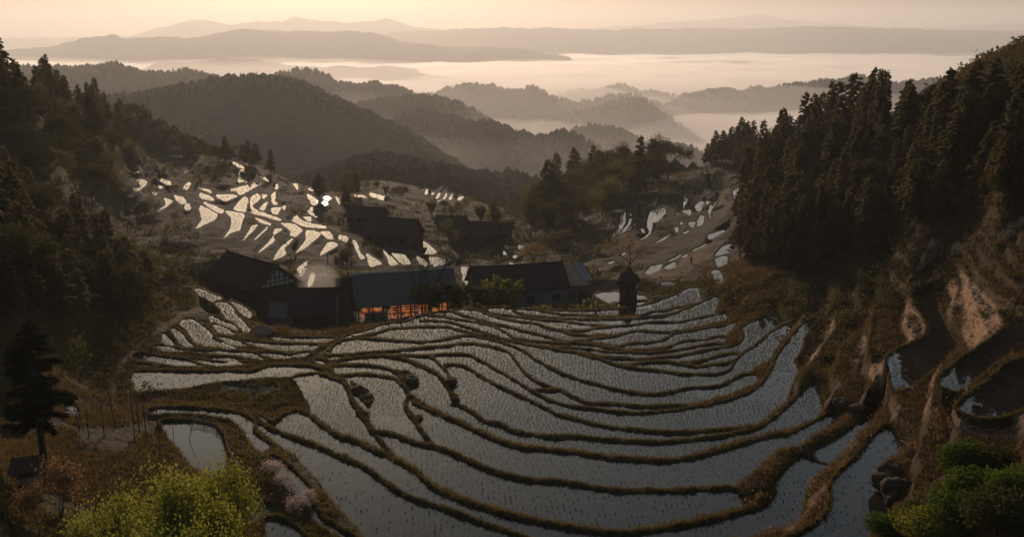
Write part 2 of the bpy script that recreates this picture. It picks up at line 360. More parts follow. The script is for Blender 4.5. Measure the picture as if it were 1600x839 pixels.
n_ = len(P_); d2 = ((P_[:, None] - P_[None])**2).sum(-1)
A_ = np.zeros((n_ + 3, n_ + 3)); A_[:n_, :n_] = tps(d2) + np.eye(n_) * 4e-4; A_[:n_, n_] = 1; A_[:n_, n_+1:] = P_; A_[n_, :n_] = 1; A_[n_+1:, :n_] = P_.T
wts = np.linalg.solve(A_, np.r_[cp[:, 2], 0, 0, 0])
def rbf(u, ly):
    a = u.ravel() * KU; b = ly.ravel(); out = np.full(a.shape, wts[n_]) + wts[n_+1] * a + wts[n_+2] * b
    for i in range(n_):
        dd = (a - P_[i, 0])**2 + (b - P_[i, 1])**2 + 1e-12
        out += wts[i] * .5 * dd * np.log(dd)
    return out.reshape(u.shape)
# ---------------------------------------------------------------- value noise
_T = rng.random((256, 256))
def vnoise(x, y, f, seed=0):
    x = x * f + seed * 17.31; y = y * f + seed * 9.17
    xi = np.floor(x).astype(int); yi = np.floor(y).astype(int); fx = x - xi; fy = y - yi
    fx = fx*fx*(3-2*fx); fy = fy*fy*(3-2*fy)
    g = lambda a, b: _T[(a + seed*31) & 255, b & 255]
    return (g(xi, yi)*(1-fx)*(1-fy) + g(xi+1, yi)*fx*(1-fy) + g(xi, yi+1)*(1-fx)*fy + g(xi+1, yi+1)*fx*fy) * 2 - 1
def fbm(x, y, f, o=4, seed=0, gain=.5):
    s = 0; a = 1
    for k in range(o): s = s + a * vnoise(x, y, f * 2.03**k, seed + k); a *= gain
    return s
# ---------------------------------------------------------------- the ground sheet
US = np.linspace(-0.74, 0.74, 1381)
def seg(a, b, r): 
    n = int(math.log(b / a) / r); return a * np.exp(np.arange(n) * math.log(b / a) / n)
YS = np.concatenate([seg(22, 48, .012), seg(48, 155, .0021), seg(155, 420, .0032), seg(420, 700, .005), seg(700, 26000, .0115), [26000]])
U, Y = np.meshgrid(US, YS); X = U * Y; NR, NC = U.shape
cu = np.linspace(US[0], US[-1], 140); cl = np.linspace(math.log(YS[0]), math.log(900), 200)
CUU, CLL = np.meshgrid(cu, cl); base = rbf(CUU, CLL)
def near_h(u, y):
    ly = np.clip(np.log(y), cl[0], cl[-1]); a = (u - cu[0]) / (cu[1] - cu[0]); b = (ly - cl[0]) / (cl[1] - cl[0])
    a = np.clip(a, 0, len(cu) - 1.001); b = np.clip(b, 0, len(cl) - 1.001); ai = a.astype(int); bi = b.astype(int); fa = a - ai; fb = b - bi
    return base[bi, ai]*(1-fa)*(1-fb) + base[bi, ai+1]*fa*(1-fb) + base[bi+1, ai]*(1-fa)*fb + base[bi+1, ai+1]*fa*fb
RIDGES = [  # distance, front width, back width, crest in photograph pixels
 (1150, 620, 300, "-200,190 60,185 180,165 240,150 300,140 400,132 460,139 520,168 580,194 650,228 700,261 740,288 800,312 860,330"),
 (760, 200, 160, "620,330 700,305 760,292 800,296 850,306 900,322"),
 (2300, 420, 400, "-200,120 60,108 130,112 180,105 240,121 300,113 345,126 400,136 500,150"),
 (2500, 420, 400, "380,150 423,128 450,114 480,113 500,116 523,129 547,134 567,136 587,131 600,139 620,138 650,150 690,160"),
 (2900, 350, 400, "650,160 693,144 720,136 767,136 787,143 820,143 835,139 850,148 867,158 900,168 930,188"),
 (2150, 300, 300, "540,175 567,164 600,159 633,154 667,154 700,161 733,174 753,186 780,202 800,215"),
 (1650, 250, 260, "600,200 627,188 653,181 683,184 717,194 740,204 760,215"),
 (1550, 230, 260, "700,215 733,201 760,199 783,208 800,214 820,218 840,226 857,223 877,216 900,223 940,241 960,258"),
 (1950, 200, 220, "870,225 887,213 910,204 940,203 960,206 987,218 1013,233 1030,245"),
 (1500, 120, 160, "990,262 1015,246 1045,236 1075,240 1110,256"),
 (3500, 220, 300, "850,160 877,151 900,144 933,143 950,138 970,132 987,139 1000,144 1033,146 1053,152 1070,160"),
 (2900, 180, 260, "890,172 913,164 950,154 987,149 1013,158 1040,168 1060,180"),
 (2450, 200, 220, "870,190 897,182 933,173 960,164 1000,158 1017,168 1033,181 1050,195"),
 (3000, 420, 400, "1020,180 1047,164 1073,151 1113,143 1140,141 1157,149 1183,139 1200,144 1247,134 1290,128 1313,128 1337,121 1357,126 1400,133 1463,128 1490,133 1557,139 1600,143 1800,150"),
 (5600, 280, 500, "150,128 203,114 250,96 293,98 353,91 420,94 440,98 467,104 510,104 550,103 587,108 650,111 683,118 720,126"),
 (6200, 150, 200, "540,108 570,106 600,103 630,105 660,112"),
 (9500, 900, 900, "-300,70 0,80 77,74 127,61 170,54 200,59 240,58 277,56 293,59 333,54 380,44 420,46 467,49 547,49 583,51 617,61 667,69 700,73 733,74 783,73 820,77 850,84 900,92"),
 (13500, 900, 1500, "450,60 540,56 600,53 640,49 683,48 727,44 820,44 850,43 890,46 933,46 960,48 990,43 1027,46 1073,42 1110,44 1150,46 1193,44 1300,41 1350,43 1400,44 1450,46 1600,49 1900,45"),
 (18000, 1200, 2500, "0,60 200,58 240,46 300,31 330,33 360,39 400,34 440,33 460,26 490,31 540,36 580,33 600,28 620,33 650,43 700,46 800,52"),
 (22000, 1500, 2500, "800,52 900,46 1000,39 1100,31 1140,28 1190,21 1230,31 1300,36 1400,45 1500,41 1600,36 1900,40")]
def far_h(x, y):
    u = x / y
    fl = -100 - 215 * np.clip((y - 600) / 900, 0, 1)**.9 + 26 * fbm(x, y, 1/260, 3, 3) * np.clip((y-600)/900, 0, 1)
    h = fl
    for (d, wf, wb, s) in RIDGES:
        c = np.array([tuple(map(float, q.split(','))) for q in s.split()])
        zc = []; uc = []
        for a, b in c:
            dx, dy, dz = ray(a, b); uc.append(dx / dy); zc.append(dz / dy * d)
        crest = np.interp(u, uc, zc); out_ = np.maximum(uc[0] - u, 0) + np.maximum(u - uc[-1], 0); crest = crest - d * (out_ * .45 + out_**2 * 6); edge = 1
        mean = d * (1 + .03 * np.sin(u * 23 + d) * (d > 1600))
        crest = crest * (mean / d)
        base_z = -330
        t = (y - mean); t = np.where(t < 0, -t / wf, t / wb)
        prof = np.exp(-(t * .9)**2 * 1.1) * .65 + .35 * np.exp(-t * 1.0)
        spur = 1 + .22 * fbm(x, y, 1 / (wf * .8), 3, int(d) % 50) * np.clip(t, 0, 1)
        hh = base_z + (crest - base_z) * prof * spur * (edge * edge * (3 - 2*edge))
        h = np.maximum(h, hh)
    rough = np.clip((y - 1400) / 2500, 0.15, 3.5)
    return h + 7.0 * rough * fbm(x, y, 1/140, 4, 5) * np.clip((y-700)/500, 0, 1) * .5
H = near_h(U, Y)
msk = Y > 520
FH = np.full(H.shape, -1e9); FH[msk] = far_h(X[msk], Y[msk])
wgt = np.clip((Y - 640) / 260, 0, 1)
H = np.where(msk, np.maximum(H * (1 - wgt) + wgt * -400, np.where(wgt > 0, FH, FH - 30)), H)
H0 = H.copy()
# hillside terracing of the unfarmed slopes in the middle distance
amp = np.clip((Y - 135) / 60, 0, 1) * np.clip((.16 - U) / .1 + (Y > 700), 0, 1) * np.clip((1500 - Y) / 400, 0, 1)
stp = np.where(Y < 600, 1.7, 5.0); q = H / stp + .35 * vnoise(X, Y, .02, 9); fr = q - np.floor(q)
H = H + amp * .75 * stp * ((np.clip((fr - .5) * 2.6 + .5, 0, 1)) - fr)
H += np.clip((Y - 40) / 160, .1, 1) * .55 * fbm(X, Y, .11, 4, 2) * np.clip((1500 - Y) / 900, 0, 1)
# ledges stepping up the right hand slope
ar = np.clip((U - .27) / .04, 0, 1) * np.clip((Y - 60) / 12, 0, 1) * np.clip((165 - Y) / 30, 0, 1); q = H / 1.7 + .5 * vnoise(X, Y, .045, 17) + .12 * vnoise(X, Y, .3, 18); fr = q - np.floor(q)
H = H + ar * 1.7 * (np.clip((fr - .62) * 4.2, 0, 1) - fr) * .85
LEDGE = ar * ((fr > .62) & (fr < .88))
# region levels, then the flat fields cut into the relief
WET = np.zeros(H.shape, np.int32); LEV = {}
def label_at(px, py):
    i = np.clip(px.astype(int) + CO, 0, CW - 1); j = np.clip(py.astype(int), 0, CH - 1); ok = (px > -CO) & (px < CW - CO) & (py > 0) & (py < CH)
    return np.where(ok, label[j, i], 0)
rows_py = {}
PX0, PY0 = proj(X, Y, H0)
LAB0 = label_at(PX0, PY0); LAB0[Y > 700] = 0
def hit0(px, py, G, dmin=40):
    dx, dy, dz = ray(px, py); u = dx / dy; s = dz / dy
    c = np.clip((u - US[0]) / (US[1] - US[0]), 0, NC - 1.001); ci = int(c); ok = (G[:, ci] >= s * YS) & (YS > dmin)
    k = np.argmax(ok); return (YS[k], s * YS[k]) if ok[k] else None
for i in range(1, nlab + 1):
    jj, ii = np.nonzero(label == i)
    if len(jj) == 0: continue
    zz = []
    for k in np.linspace(0, len(jj) - 1, 15).astype(int):
        h_ = hit0(ii[k] - CO + .5, jj[k] + .5, H0, 60 if jj[k] < 500 else 30)
        if h_ and h_[0] < 690: zz.append(h_[1])
    if zz: LEV[i] = float(np.median(zz))
# neighbouring basin fields: the nearer one is always a little higher than the one beyond it
pairs = {}
for c in range(CO + 180, CO + 1320, 3):
    col = label[440:860, c]; nzr = np.nonzero(np.diff(col))[0]; last = None
    r = 0
    while r < len(col):
        v = col[r]
        if v == 0: r += 1; continue
        e = r
        while e < len(col) and col[e] == v: e += 1
        if last and last[0] != v and r - last[1] < 15 and KIND.get(int(v)) == 'pool' and KIND.get(int(last[0])) == 'pool': k_ = (int(last[0]), int(v)); pairs[k_] = pairs.get(k_, 0) + 1
        last = (v, e); r = e
gaps = {}
for c in range(CO + 180, CO + 1180, 2):
    col = label[232:462, c]; last = None; r = 0
    while r < len(col):
        v = col[r]
        if v == 0: r += 1; continue
        e = r
        while e < len(col) and col[e] == v: e += 1
        if last and last[0] != v and r - last[1] < 12 and KIND.get(int(v)) == 'far' and KIND.get(int(last[0])) == 'far':
            k_ = (int(last[0]), int(v)); pairs[k_] = pairs.get(k_, 0) + 1; gaps[k_] = min(gaps.get(k_, 99), r - last[1])
        last = (v, e); r = e
pairs = {k: n for k, n in pairs.items() if (n > 2 or k in gaps) and k[0] in LEV and k[1] in LEV}
L0 = dict(LEV)
for it in range(600):
    for (a, b_), n in pairs.items():
        d = LEV[b_] - LEV[a]
        if (a, b_) in gaps: lo = -.14 * gaps[(a, b_)] + .1; e = (lo - d) if d < lo else ((2.2 - d) if d > 2.2 else 0)
        else: e = (.14 - d) if d < .14 else ((.75 - d) if d > .75 else 0)
        if e: LEV[b_] += e * .3; LEV[a] -= e * .3
    for i in LEV: LEV[i] += (L0[i] - LEV[i]) * .01
order = sorted(LEV, key=lambda i: LEV[i])
ZR = np.full(H.shape, -1e9)
for i in order:
    z = LEV[i]; jj, ii = np.nonzero(label == i)
    if len(jj) == 0: continue
    us = []; yv = []
    for a, b in ((ii.min() - CO - 2, jj.min() - 2), (ii.max() - CO + 2, jj.min() - 2), (ii.min() - CO - 2, jj.max() + 3), (ii.max() - CO + 2, jj.max() + 3)):
        xx, yy = at_z(a, b, z); us.append(xx / yy); yv.append(yy)
    r0, r1 = np.searchsorted(YS, [min(yv) * .995, max(yv) * 1.005]); c0, c1 = np.searchsorted(US, [min(us) - .004, max(us) + .004])
    if r1 <= r0 or c1 <= c0: continue
    sx = (slice(r0, min(r1 + 1, NR)), slice(c0, min(c1 + 1, NC)))
    px, py = proj(X[sx], Y[sx], z); m = label_at(px, py) == i
    WET[sx][m] = i; ZR[sx][m] = z
isw = WET > 0
# diffuse the level corrections into the land between the fields
w0 = isw.astype(float); v0 = np.where(isw, ZR - H, 0)
pyr = [(v0, w0)]
for k in range(5):
    v, w = pyr[-1]; a, b = v.shape; a2, b2 = a // 2 * 2, b // 2 * 2
    f = lambda q: q[:a2:2, :b2:2] + q[1:a2:2, :b2:2] + q[:a2:2, 1:b2:2] + q[1:a2:2, 1:b2:2]
    pyr.append((f(v), f(w)))
cur = np.zeros_like(pyr[-1][0])
for k in range(5, -1, -1):
    v, w = pyr[k]
    if cur.shape != v.shape:
        cur = np.repeat(np.repeat(cur, 2, 0), 2, 1); cur = np.pad(cur, ((0, v.shape[0] - cur.shape[0]), (0, v.shape[1] - cur.shape[1])), mode='edge')
    pad = np.pad(cur, 1, mode='edge'); blur = (pad[:-2, 1:-1] + pad[2:, 1:-1] + pad[1:-1, :-2] + pad[1:-1, 2:] + 2 * cur) / 6
    al = np.minimum(w / 4**k * 1.0, 1) * .98 if k else w
    cur = np.where(w > 0, v / np.maximum(w, 1e-9), 0) * al + blur * (1 - al) * (.86 if k > 2 else 1)
dl = cur
for k in range(24):
    pad = np.pad(dl, 1, mode='edge'); bl = (pad[:-2, 1:-1] + pad[2:, 1:-1] + pad[1:-1, :-2] + pad[1:-1, 2:]) / 4
    dl = np.where(isw, v0, bl)
H = H + dl
# raised earth walls round the fields
bz = np.where(isw, ZR, -1e9); near_lvl = bz.copy()
prox = isw.astype(np.float32)
for k in range(4):
    p = np.pad(bz, 1, constant_values=-1e9); nb = np.maximum.reduce([p[:-2, 1:-1], p[2:, 1:-1], p[1:-1, :-2], p[1:-1, 2:]])
    new = (bz < -1e8) & (nb > -1e8) & ~isw; bz = np.where(new, nb, bz)
    p = np.pad(prox, 1); prox = np.maximum(prox, .8 * np.maximum.reduce([p[:-2, 1:-1], p[2:, 1:-1], p[1:-1, :-2], p[1:-1, 2:]]))
bund = (bz > -1e8) & ~isw
lump = 1 + .45 * fbm(X, Y, .9, 2, 12) + .3 * vnoise(X, Y, 3.1, 4)
bh = np.where(Y < 170, np.clip(.26 - (Y - 75) * .0017, .13, .26), .12) * lump
tgt = np.where(bund, np.maximum(bz + bh, H * .0 + bz + bh * .6), H)
H = np.where(bund, np.where(H > tgt + .8, np.minimum(H, tgt + 1.2), tgt), H)
kinds = np.array([0] + [{'pool': 1, 'far': 1, 'wetsoil': 2, 'dry': 3}[KIND[i]] for i in range(1, nlab + 1)])
KD = kinds[WET]
fine = fbm(X, Y, 1.3, 3, 21)
H = np.where(KD == 1, ZR - .14, H); H = np.where(KD == 2, ZR - .13 + .095 * fine, H); H = np.where(KD == 3, ZR + .08 * fine, H)
land = (WET == 0)
H += np.where(land & (Y < 200), .07 * fbm(X, Y, 1.7, 3, 31) * np.where(bund, .6, 1.3), 0)
# level yards under the four farmhouses, lower than the fields in front of them
for (xa, ya, xb, yb, zz) in ((-56, 188, -42, 173, -51.3), (-38, 167, -26, 167, -49.3), (-30, 163, -9, 170, -49.8), (-10, 171, 16, 180, -50.1)):
    dx, dy = xb - xa, yb - ya; t = np.clip(((X - xa) * dx + (Y - ya) * dy) / (dx*dx + dy*dy), 0, 1); d = np.hypot(X - xa - t*dx, Y - ya - t*dy)
    k = np.clip((d - 7.5) / 4.5, 0, 1); k = np.where(isw, 1, k); H = np.where(k < 1, np.minimum(H, zz * (1 - k) + H * k), H)
PXh, PYh = proj(X, Y, H); pb_ = np.interp(PXh, [300, 330, 400, 428, 545, 555, 640, 700, 735, 925, 940], [470, 492, 506, 522, 522, 510, 506, 493, 488, 487, 480])
dz_ = (-SP + CP * 0 - ((pb_ - CY) / FPX) * CP) / (CP - ((pb_ - CY) / FPX) * SP)
cut = (PXh > 306) & (PXh < 935) & (Y > 140) & (Y < 188) & ~isw & ~bund
H = np.where(cut, np.minimum(H, dz_ * Y - .15 + np.clip(Y - 171, 0, 99) * .42), H)
# soften one step so that the walls are earth and not stairs
pad = np.pad(H, 1, mode='edge'); bl = (pad[:-2, 1:-1] + pad[2:, 1:-1] + pad[1:-1, :-2] + pad[1:-1, 2:] + 4 * H) / 8
H = np.where(Y < 700, bl, H)
# nothing stands between the camera side path and the far terraces: trim the relief in front of them
lim = np.full(NC, 1e9); FRONT = np.zeros(H.shape, bool); LS = np.full(H.shape, 1e9, np.float32); lsl = np.full(NC, 1e9); since = np.full(NC, 999)
for r in range(NR - 1, -1, -1):
    if YS[r] > 650: continue
    wr = (WET[r] > 0)
    s_ = np.where(wr, (ZR[r] - .02) / YS[r], lim)
    over = ~wr & (H[r] > lim * YS[r] + .05) & (H[r] < lim * YS[r] + 3.5)
    H[r] = np.where(over, np.minimum(H[r], lim * YS[r] + .05), H[r])
    lsl = np.where(wr, ZR[r] / YS[r], lsl); LS[r] = np.where((since < 75) & ~wr & (r > 0), lsl, 1e9)
    since = np.where(wr, 0, since + 1); FRONT[r] = (since < 26) & ~wr
    lim = np.where(wr, s_, np.where(lim < 1e8, lim + .0001, lim))
def mesh_from(name, co, faces, mat=None, smooth=False):
    me = bpy.data.meshes.new(name); nv = len(co); co = np.ascontiguousarray(co, np.float32)
    faces = np.asarray(faces, np.int32); k = faces.shape[1]
    me.vertices.add(nv); me.vertices.foreach_set('co', co.ravel())
    me.loops.add(faces.size); me.loops.foreach_set('vertex_index', faces.ravel())
    me.polygons.add(len(faces)); me.polygons.foreach_set('loop_start', np.arange(0, faces.size, k, dtype=np.int32)); me.polygons.foreach_set('loop_total', np.full(len(faces), k, np.int32))
    if smooth: me.polygons.foreach_set('use_smooth', np.ones(len(faces), bool))
    me.update(calc_edges=True)
    if mat: me.materials.append(mat)
    return me
def link(name, me, parent=None, loc=(0, 0, 0)):
    o = bpy.data.objects.new(name, me); COL.objects.link(o); o.location = loc
    if parent: o.parent = parent
    return o
def attr(me, name, vals):
    a = me.attributes.new(name, 'FLOAT', 'POINT'); a.data.foreach_set('value', np.ascontiguousarray(vals, np.float32).ravel())
# ---- height lookups
def height(x, y):
    u = np.clip((x / y - US[0]) / (US[1] - US[0]), 0, NC - 1.001); r = float(np.clip(np.interp(y, YS, np.arange(NR)), 0, NR - 1.001))
    ui = int(u); ri = int(r); fu = u - ui; fr_ = r - ri
    return float(H[ri, ui]*(1-fu)*(1-fr_) + H[ri, ui+1]*fu*(1-fr_) + H[ri+1, ui]*(1-fu)*fr_ + H[ri+1, ui+1]*fu*fr_)
def wet_at(x, y):
    u = int(np.clip((x / y - US[0]) / (US[1] - US[0]) + .5, 0, NC - 1)); r = int(np.clip(np.interp(y, YS, np.arange(NR)) + .5, 0, NR - 1))
    return int(WET[r, u])
def room(x, y):
    u = int(np.clip((x / y - US[0]) / (US[1] - US[0]) + .5, 0, NC - 1)); r = int(np.clip(np.interp(y, YS, np.arange(NR)) + .5, 0, NR - 1))
    return float(min(LS[r, max(0, u-2):u+3])) * y
def hit(px, py, dmin=25, dmax=26000):
    dx, dy, dz = ray(px, py); u = dx / dy; s = dz / dy
    c = np.clip((u - US[0]) / (US[1] - US[0]), 0, NC - 1.001); ci = int(c); f = c - ci
    col = H[:, ci] * (1 - f) + H[:, ci+1] * f
    ok = (col >= s * YS) & (YS > dmin) & (YS < dmax)
    k = np.argmax(ok)
    if not ok[k]: return None
    y = YS[k]; return u * y, y, float(col[k])
# ---------------------------------------------------------------- materials
def newmat(name):
    m = bpy.data.materials.new(name); m.use_nodes = True; n = m.node_tree; n.nodes.clear()
    out = n.nodes.new('ShaderNodeOutputMaterial'); return m, n, out
class NB:
    def __init__(s, n): s.n = n
    def add(s, t, **k):
        x = s.n.nodes.new(t)
        for a, b in k.items(): setattr(x, a, b)
        return x
    def link(s, a, b): s.n.links.new(a, b)
    def noise(s, scale, detail=4, rough=.6, vec=None):
        x = s.add('ShaderNodeTexNoise'); x.inputs['Scale'].default_value = scale; x.inputs['Detail'].default_value = detail; x.inputs['Roughness'].default_value = rough
        if vec is not None: s.link(vec, x.inputs['Vector'])
        return x.outputs[0]
    def ramp(s, f, stops):
        x = s.add('ShaderNodeValToRGB'); e = x.color_ramp.elements
        e[0].position, e[0].color = stops[0][0], (*stops[0][1], 1); e[1].position, e[1].color = stops[-1][0], (*stops[-1][1], 1)
        for p, c in stops[1:-1]: q = e.new(p); q.color = (*c, 1)
        s.link(f, x.inputs[0]); return x.outputs[0]
    def mix(s, f, a, b, mode='MIX'):
        x = s.add('ShaderNodeMix', data_type='RGBA', blend_type=mode)
        for i, v in ((0, f), (6, a), (7, b)):
            if hasattr(v, 'is_linked'): s.link(v, x.inputs[i])
            elif i == 0: x.inputs[0].default_value = v
            else: x.inputs[i].default_value = (*v, 1)
        return x.outputs[2]
    def math(s, op, a, b=0):
        x = s.add('ShaderNodeMath', operation=op)
        for i, v in ((0, a), (1, b)):
            if hasattr(v, 'is_linked'): s.link(v, x.inputs[i])
            else: x.inputs[i].default_value = v
        return x.outputs[0]
    def bump(s, h, strength, dist):
        x = s.add('ShaderNodeBump'); x.inputs['Strength'].default_value = strength; x.inputs['Distance'].default_value = dist; s.link(h, x.inputs['Height']); return x.outputs[0]
def simple(name, stops, scale=3, rough=.8, bump=.3, bdist=.05, coord='Object', metallic=0, stretch=(1, 1, 1), spec=.3):
    m, n, out = newmat(name); b = NB(n); p = b.add('ShaderNodeBsdfPrincipled')
    tc = b.add('ShaderNodeTexCoord'); mp = b.add('ShaderNodeMapping'); mp.inputs['Scale'].default_value = stretch; b.link(tc.outputs[coord], mp.inputs[0])
    nz = b.noise(scale, 6, .65, mp.outputs[0]); b.link(b.ramp(nz, stops), p.inputs['Base Color'])
    p.inputs['Roughness'].default_value = rough; p.inputs['Metallic'].default_value = metallic; p.inputs['Specular IOR Level'].default_value = spec
    if bump: b.link(b.bump(nz, bump, bdist), p.inputs['Normal'])
    b.link(p.outputs[0], out.inputs[0]); return m
def leafmat(name, c1, c2, trans=.35, tcol=None):
    m, n, out = newmat(name); b = NB(n)
    oi = b.add('ShaderNodeObjectInfo'); tc = b.add('ShaderNodeTexCoord'); nz = b.noise(1.3, 3, .6, tc.outputs['Object'])
    f = b.math('ADD', b.math('MULTIPLY', oi.outputs['Random'], .5), b.math('MULTIPLY', nz, .6))
    c = b.ramp(f, [(.25, c1), (.75, c2)])
    d = b.add('ShaderNodeBsdfDiffuse'); b.link(c, d.inputs[0]); t = b.add('ShaderNodeBsdfTranslucent'); b.link(b.mix(.5, c, tcol or c2), t.inputs[0])
    ms = b.add('ShaderNodeMixShader'); ms.inputs[0].default_value = trans; b.link(d.outputs[0], ms.inputs[1]); b.link(t.outputs[0], ms.inputs[2])
    b.link(ms.outputs[0], out.inputs[0]); return m
# ground
gm, n, out = newmat('ground'); b = NB(n); p = b.add('ShaderNodeBsdfPrincipled'); geo = b.add('ShaderNodeNewGeometry'); pos = geo.outputs['Position']
def at_(name): x = b.add('ShaderNodeAttribute'); x.attribute_name = name; return x.outputs['Fac']
n1 = b.noise(.35, 5, .65, pos); n2 = b.noise(2.6, 5, .7, pos); n3 = b.noise(.02, 4, .6, pos)
soil = b.ramp(n2, [(.3, (.026, .014, .008)), (.5, (.058, .031, .015)), (.72, (.115, .064, .03))])
grass = b.ramp(n2, [(.3, (.014, .017, .005)), (.55, (.032, .036, .010)), (.75, (.070, .060, .020))])
f_ = b.math('ADD', b.math('MULTIPLY', n1, 1.6), b.math('SUBTRACT', at_('grass'), .85))
f_.node.use_clamp = True
c_ = b.mix(f_, soil, grass)
straw = b.ramp(n2, [(.3, (.10, .055, .028)), (.5, (.34, .20, .11)), (.7, (.55, .36, .22))]); c_ = b.mix(at_('bank'), c_, straw)  # dry straw, its colour lightened to stand in for low sun on the banks
dirt = b.ramp(n2, [(.3, (.11, .062, .036)), (.7, (.22, .13, .08))]); c_ = b.mix(at_('road'), c_, dirt)
mud = b.ramp(n2, [(.35, (.012, .009, .007)), (.7, (.045, .028, .018))]); c_ = b.mix(at_('mud'), c_, mud)
wood = b.ramp(n3, [(.35, (.008, .011, .006)), (.65, (.026, .024, .012))]); c_ = b.mix(at_('far'), c_, wood)
b.link(c_, p.inputs['Base Color']); p.inputs['Roughness'].default_value = .95; p.inputs['Specular IOR Level'].default_value = .15
b.link(b.bump(n2, .8, .25), p.inputs['Normal']); b.link(p.outputs[0], out.inputs[0])
wm, n, out = newmat('paddy water'); b = NB(n); p = b.add('ShaderNodeBsdfPrincipled'); geo = b.add('ShaderNodeNewGeometry')
nz = b.noise(.8, 3, .6, geo.outputs['Position']); b.link(b.ramp(nz, [(.3, (.020, .018, .015)), (.7, (.045, .036, .028))]), p.inputs['Base Color'])
p.inputs['Roughness'].default_value = .012; p.inputs['IOR'].default_value = 1.33; p.inputs['Specular IOR Level'].default_value = .6
rp = b.noise(5.0, 3, .6, geo.outputs['Position']); b.link(b.bump(rp, .02, .010), p.inputs['Normal']); b.link(p.outputs[0], out.inputs[0])
# ---------------------------------------------------------------- build the ground and the water
idx = np.arange(NR * NC, dtype=np.int32).reshape(NR, NC)
F = np.stack([idx[:-1, :-1], idx[:-1, 1:], idx[1:, 1:], idx[1:, :-1]], -1).reshape(-1, 4)
me = mesh_from('ground', np.stack([X, Y, H], -1).reshape(-1, 3), F, gm, True)
dZx = np.gradient(H, axis=1) / np.gradient(X, axis=1); 
slope = np.abs(dZx)
bank = np.clip((-dZx * -1 - .5), 0, 1)
PXf, PYf = proj(X, Y, H)
def region_attr(polys):
    a = np.zeros((CH, CW), np.float32)
    for s_ in polys:
        s2, m2 = poly_mask(closed_smooth(path(s_))); a[s2][m2] = 1
    return a
def samp(a, px, py):
    i = np.clip(px.astype(int) + CO, 0, CW - 1); j = np.clip(py.astype(int), 0, CH - 1); return np.where((py > 0) & (py < CH), a[j, i], 0)
# dry straw banks on the right, sunlight painted as lighter colour, and the roads
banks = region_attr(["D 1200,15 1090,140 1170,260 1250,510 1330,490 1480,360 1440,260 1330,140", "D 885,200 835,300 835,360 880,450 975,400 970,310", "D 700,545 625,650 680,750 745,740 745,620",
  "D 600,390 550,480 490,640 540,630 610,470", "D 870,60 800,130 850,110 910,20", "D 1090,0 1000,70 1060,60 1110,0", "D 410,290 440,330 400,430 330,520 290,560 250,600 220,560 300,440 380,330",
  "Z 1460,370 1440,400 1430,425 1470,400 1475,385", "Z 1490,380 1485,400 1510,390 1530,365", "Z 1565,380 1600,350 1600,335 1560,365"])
roads = np.zeros((CH, CW), np.float32)
for w_, s_ in ((9, "Z 1195,205 1165,240 1175,258 1168,275 1140,290 1130,310 1128,330 1140,350"), (22, "Z 1120,375 1100,395 1080,405 1060,425 1020,430 960,445"), (8, "Z 950,450 930,462"), (16, "Z 900,462 930,455 1000,440"),
   (9, "Z 180,640 178,600 188,570 210,545 250,515 290,490 320,480 330,468 318,450"), (10, "Z 330,395 345,370 350,355"), (6, "Z 308,430 312,400 340,370"), (14, "Z 760,380 758,400 752,410 770,425"), (8, "Z 700,385 745,425"), (8, "Z 940,455 985,415 1040,395")):
    line_mask(smooth_path(path(s_)), w_, roads, 1)
near_m = (Y < 420) & land
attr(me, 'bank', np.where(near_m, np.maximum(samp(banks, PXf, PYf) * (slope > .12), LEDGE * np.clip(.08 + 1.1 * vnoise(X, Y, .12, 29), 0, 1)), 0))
attr(me, 'road', np.where(near_m, samp(roads, PXf, PYf) * .8, 0))
attr(me, 'mud', (KD == 1) | (KD == 2))
gr = .5 + .35 * vnoise(X, Y, .06, 6) + np.where(U < 0, .22, -.1) - np.where((U > .22) & (Y < 200), .12, 0)
gr = np.where(KD == 3, .9 + .5 * vnoise(X, Y, .12, 8), gr); gr = np.where((U > .36) & (Y < 62) & (Y > 20), .9, gr)
attr(me, 'grass', gr)
attr(me, 'far', np.clip((Y - 165) / 110, 0, 1) * np.clip(.85 + .6 * vnoise(X, Y, .05, 23), 0, 1))
g_ = link('ground', me); g_['kind'] = 'structure'; g_['label'] = 'terraced brown and green hillsides running down to the misty valley'
# water sheets, one level per field
vid = {}; verts = []; faces = []
ww = (KD == 1) | (KD == 2)
for i in np.unique(WET[ww]):
    m = WET == i; rr, cc = np.nonzero(m); r0, r1, c0, c1 = max(rr.min() - 2, 0), min(rr.max() + 3, NR - 1), max(cc.min() - 2, 0), min(cc.max() + 3, NC - 1)
    sub = m[r0:r1, c0:c1]; p = np.pad(sub, 1); d = sub | p[:-2, 1:-1] | p[2:, 1:-1] | p[1:-1, :-2] | p[1:-1, 2:]
    q = d[:-1, :-1] & d[:-1, 1:] & d[1:, 1:] & d[1:, :-1]
    if not q.any(): continue
    loc = -np.ones(d.shape, int); use = np.zeros(d.shape, bool); use[:-1, :-1] |= q; use[:-1, 1:] |= q; use[1:, 1:] |= q; use[1:, :-1] |= q
    loc[use] = np.arange(use.sum()) + len(verts) * 0
    off = sum(len(v) for v in verts)
    xs = X[r0:r1, c0:c1][use]; ys = Y[r0:r1, c0:c1][use]; verts.append(np.c_[xs, ys, np.full(len(xs), LEV[i] - (.0 if kinds[i] == 1 else .03))])
    L4 = np.stack([loc[:-1, :-1], loc[:-1, 1:], loc[1:, 1:], loc[1:, :-1]], -1)[q]; faces.append(L4 + off)
wme = mesh_from('water', np.concatenate(verts), np.concatenate(faces), wm, False)
wo_ = link('water', wme); wo_['kind'] = 'structure'; wo_['label'] = 'still water standing in the rice terraces'
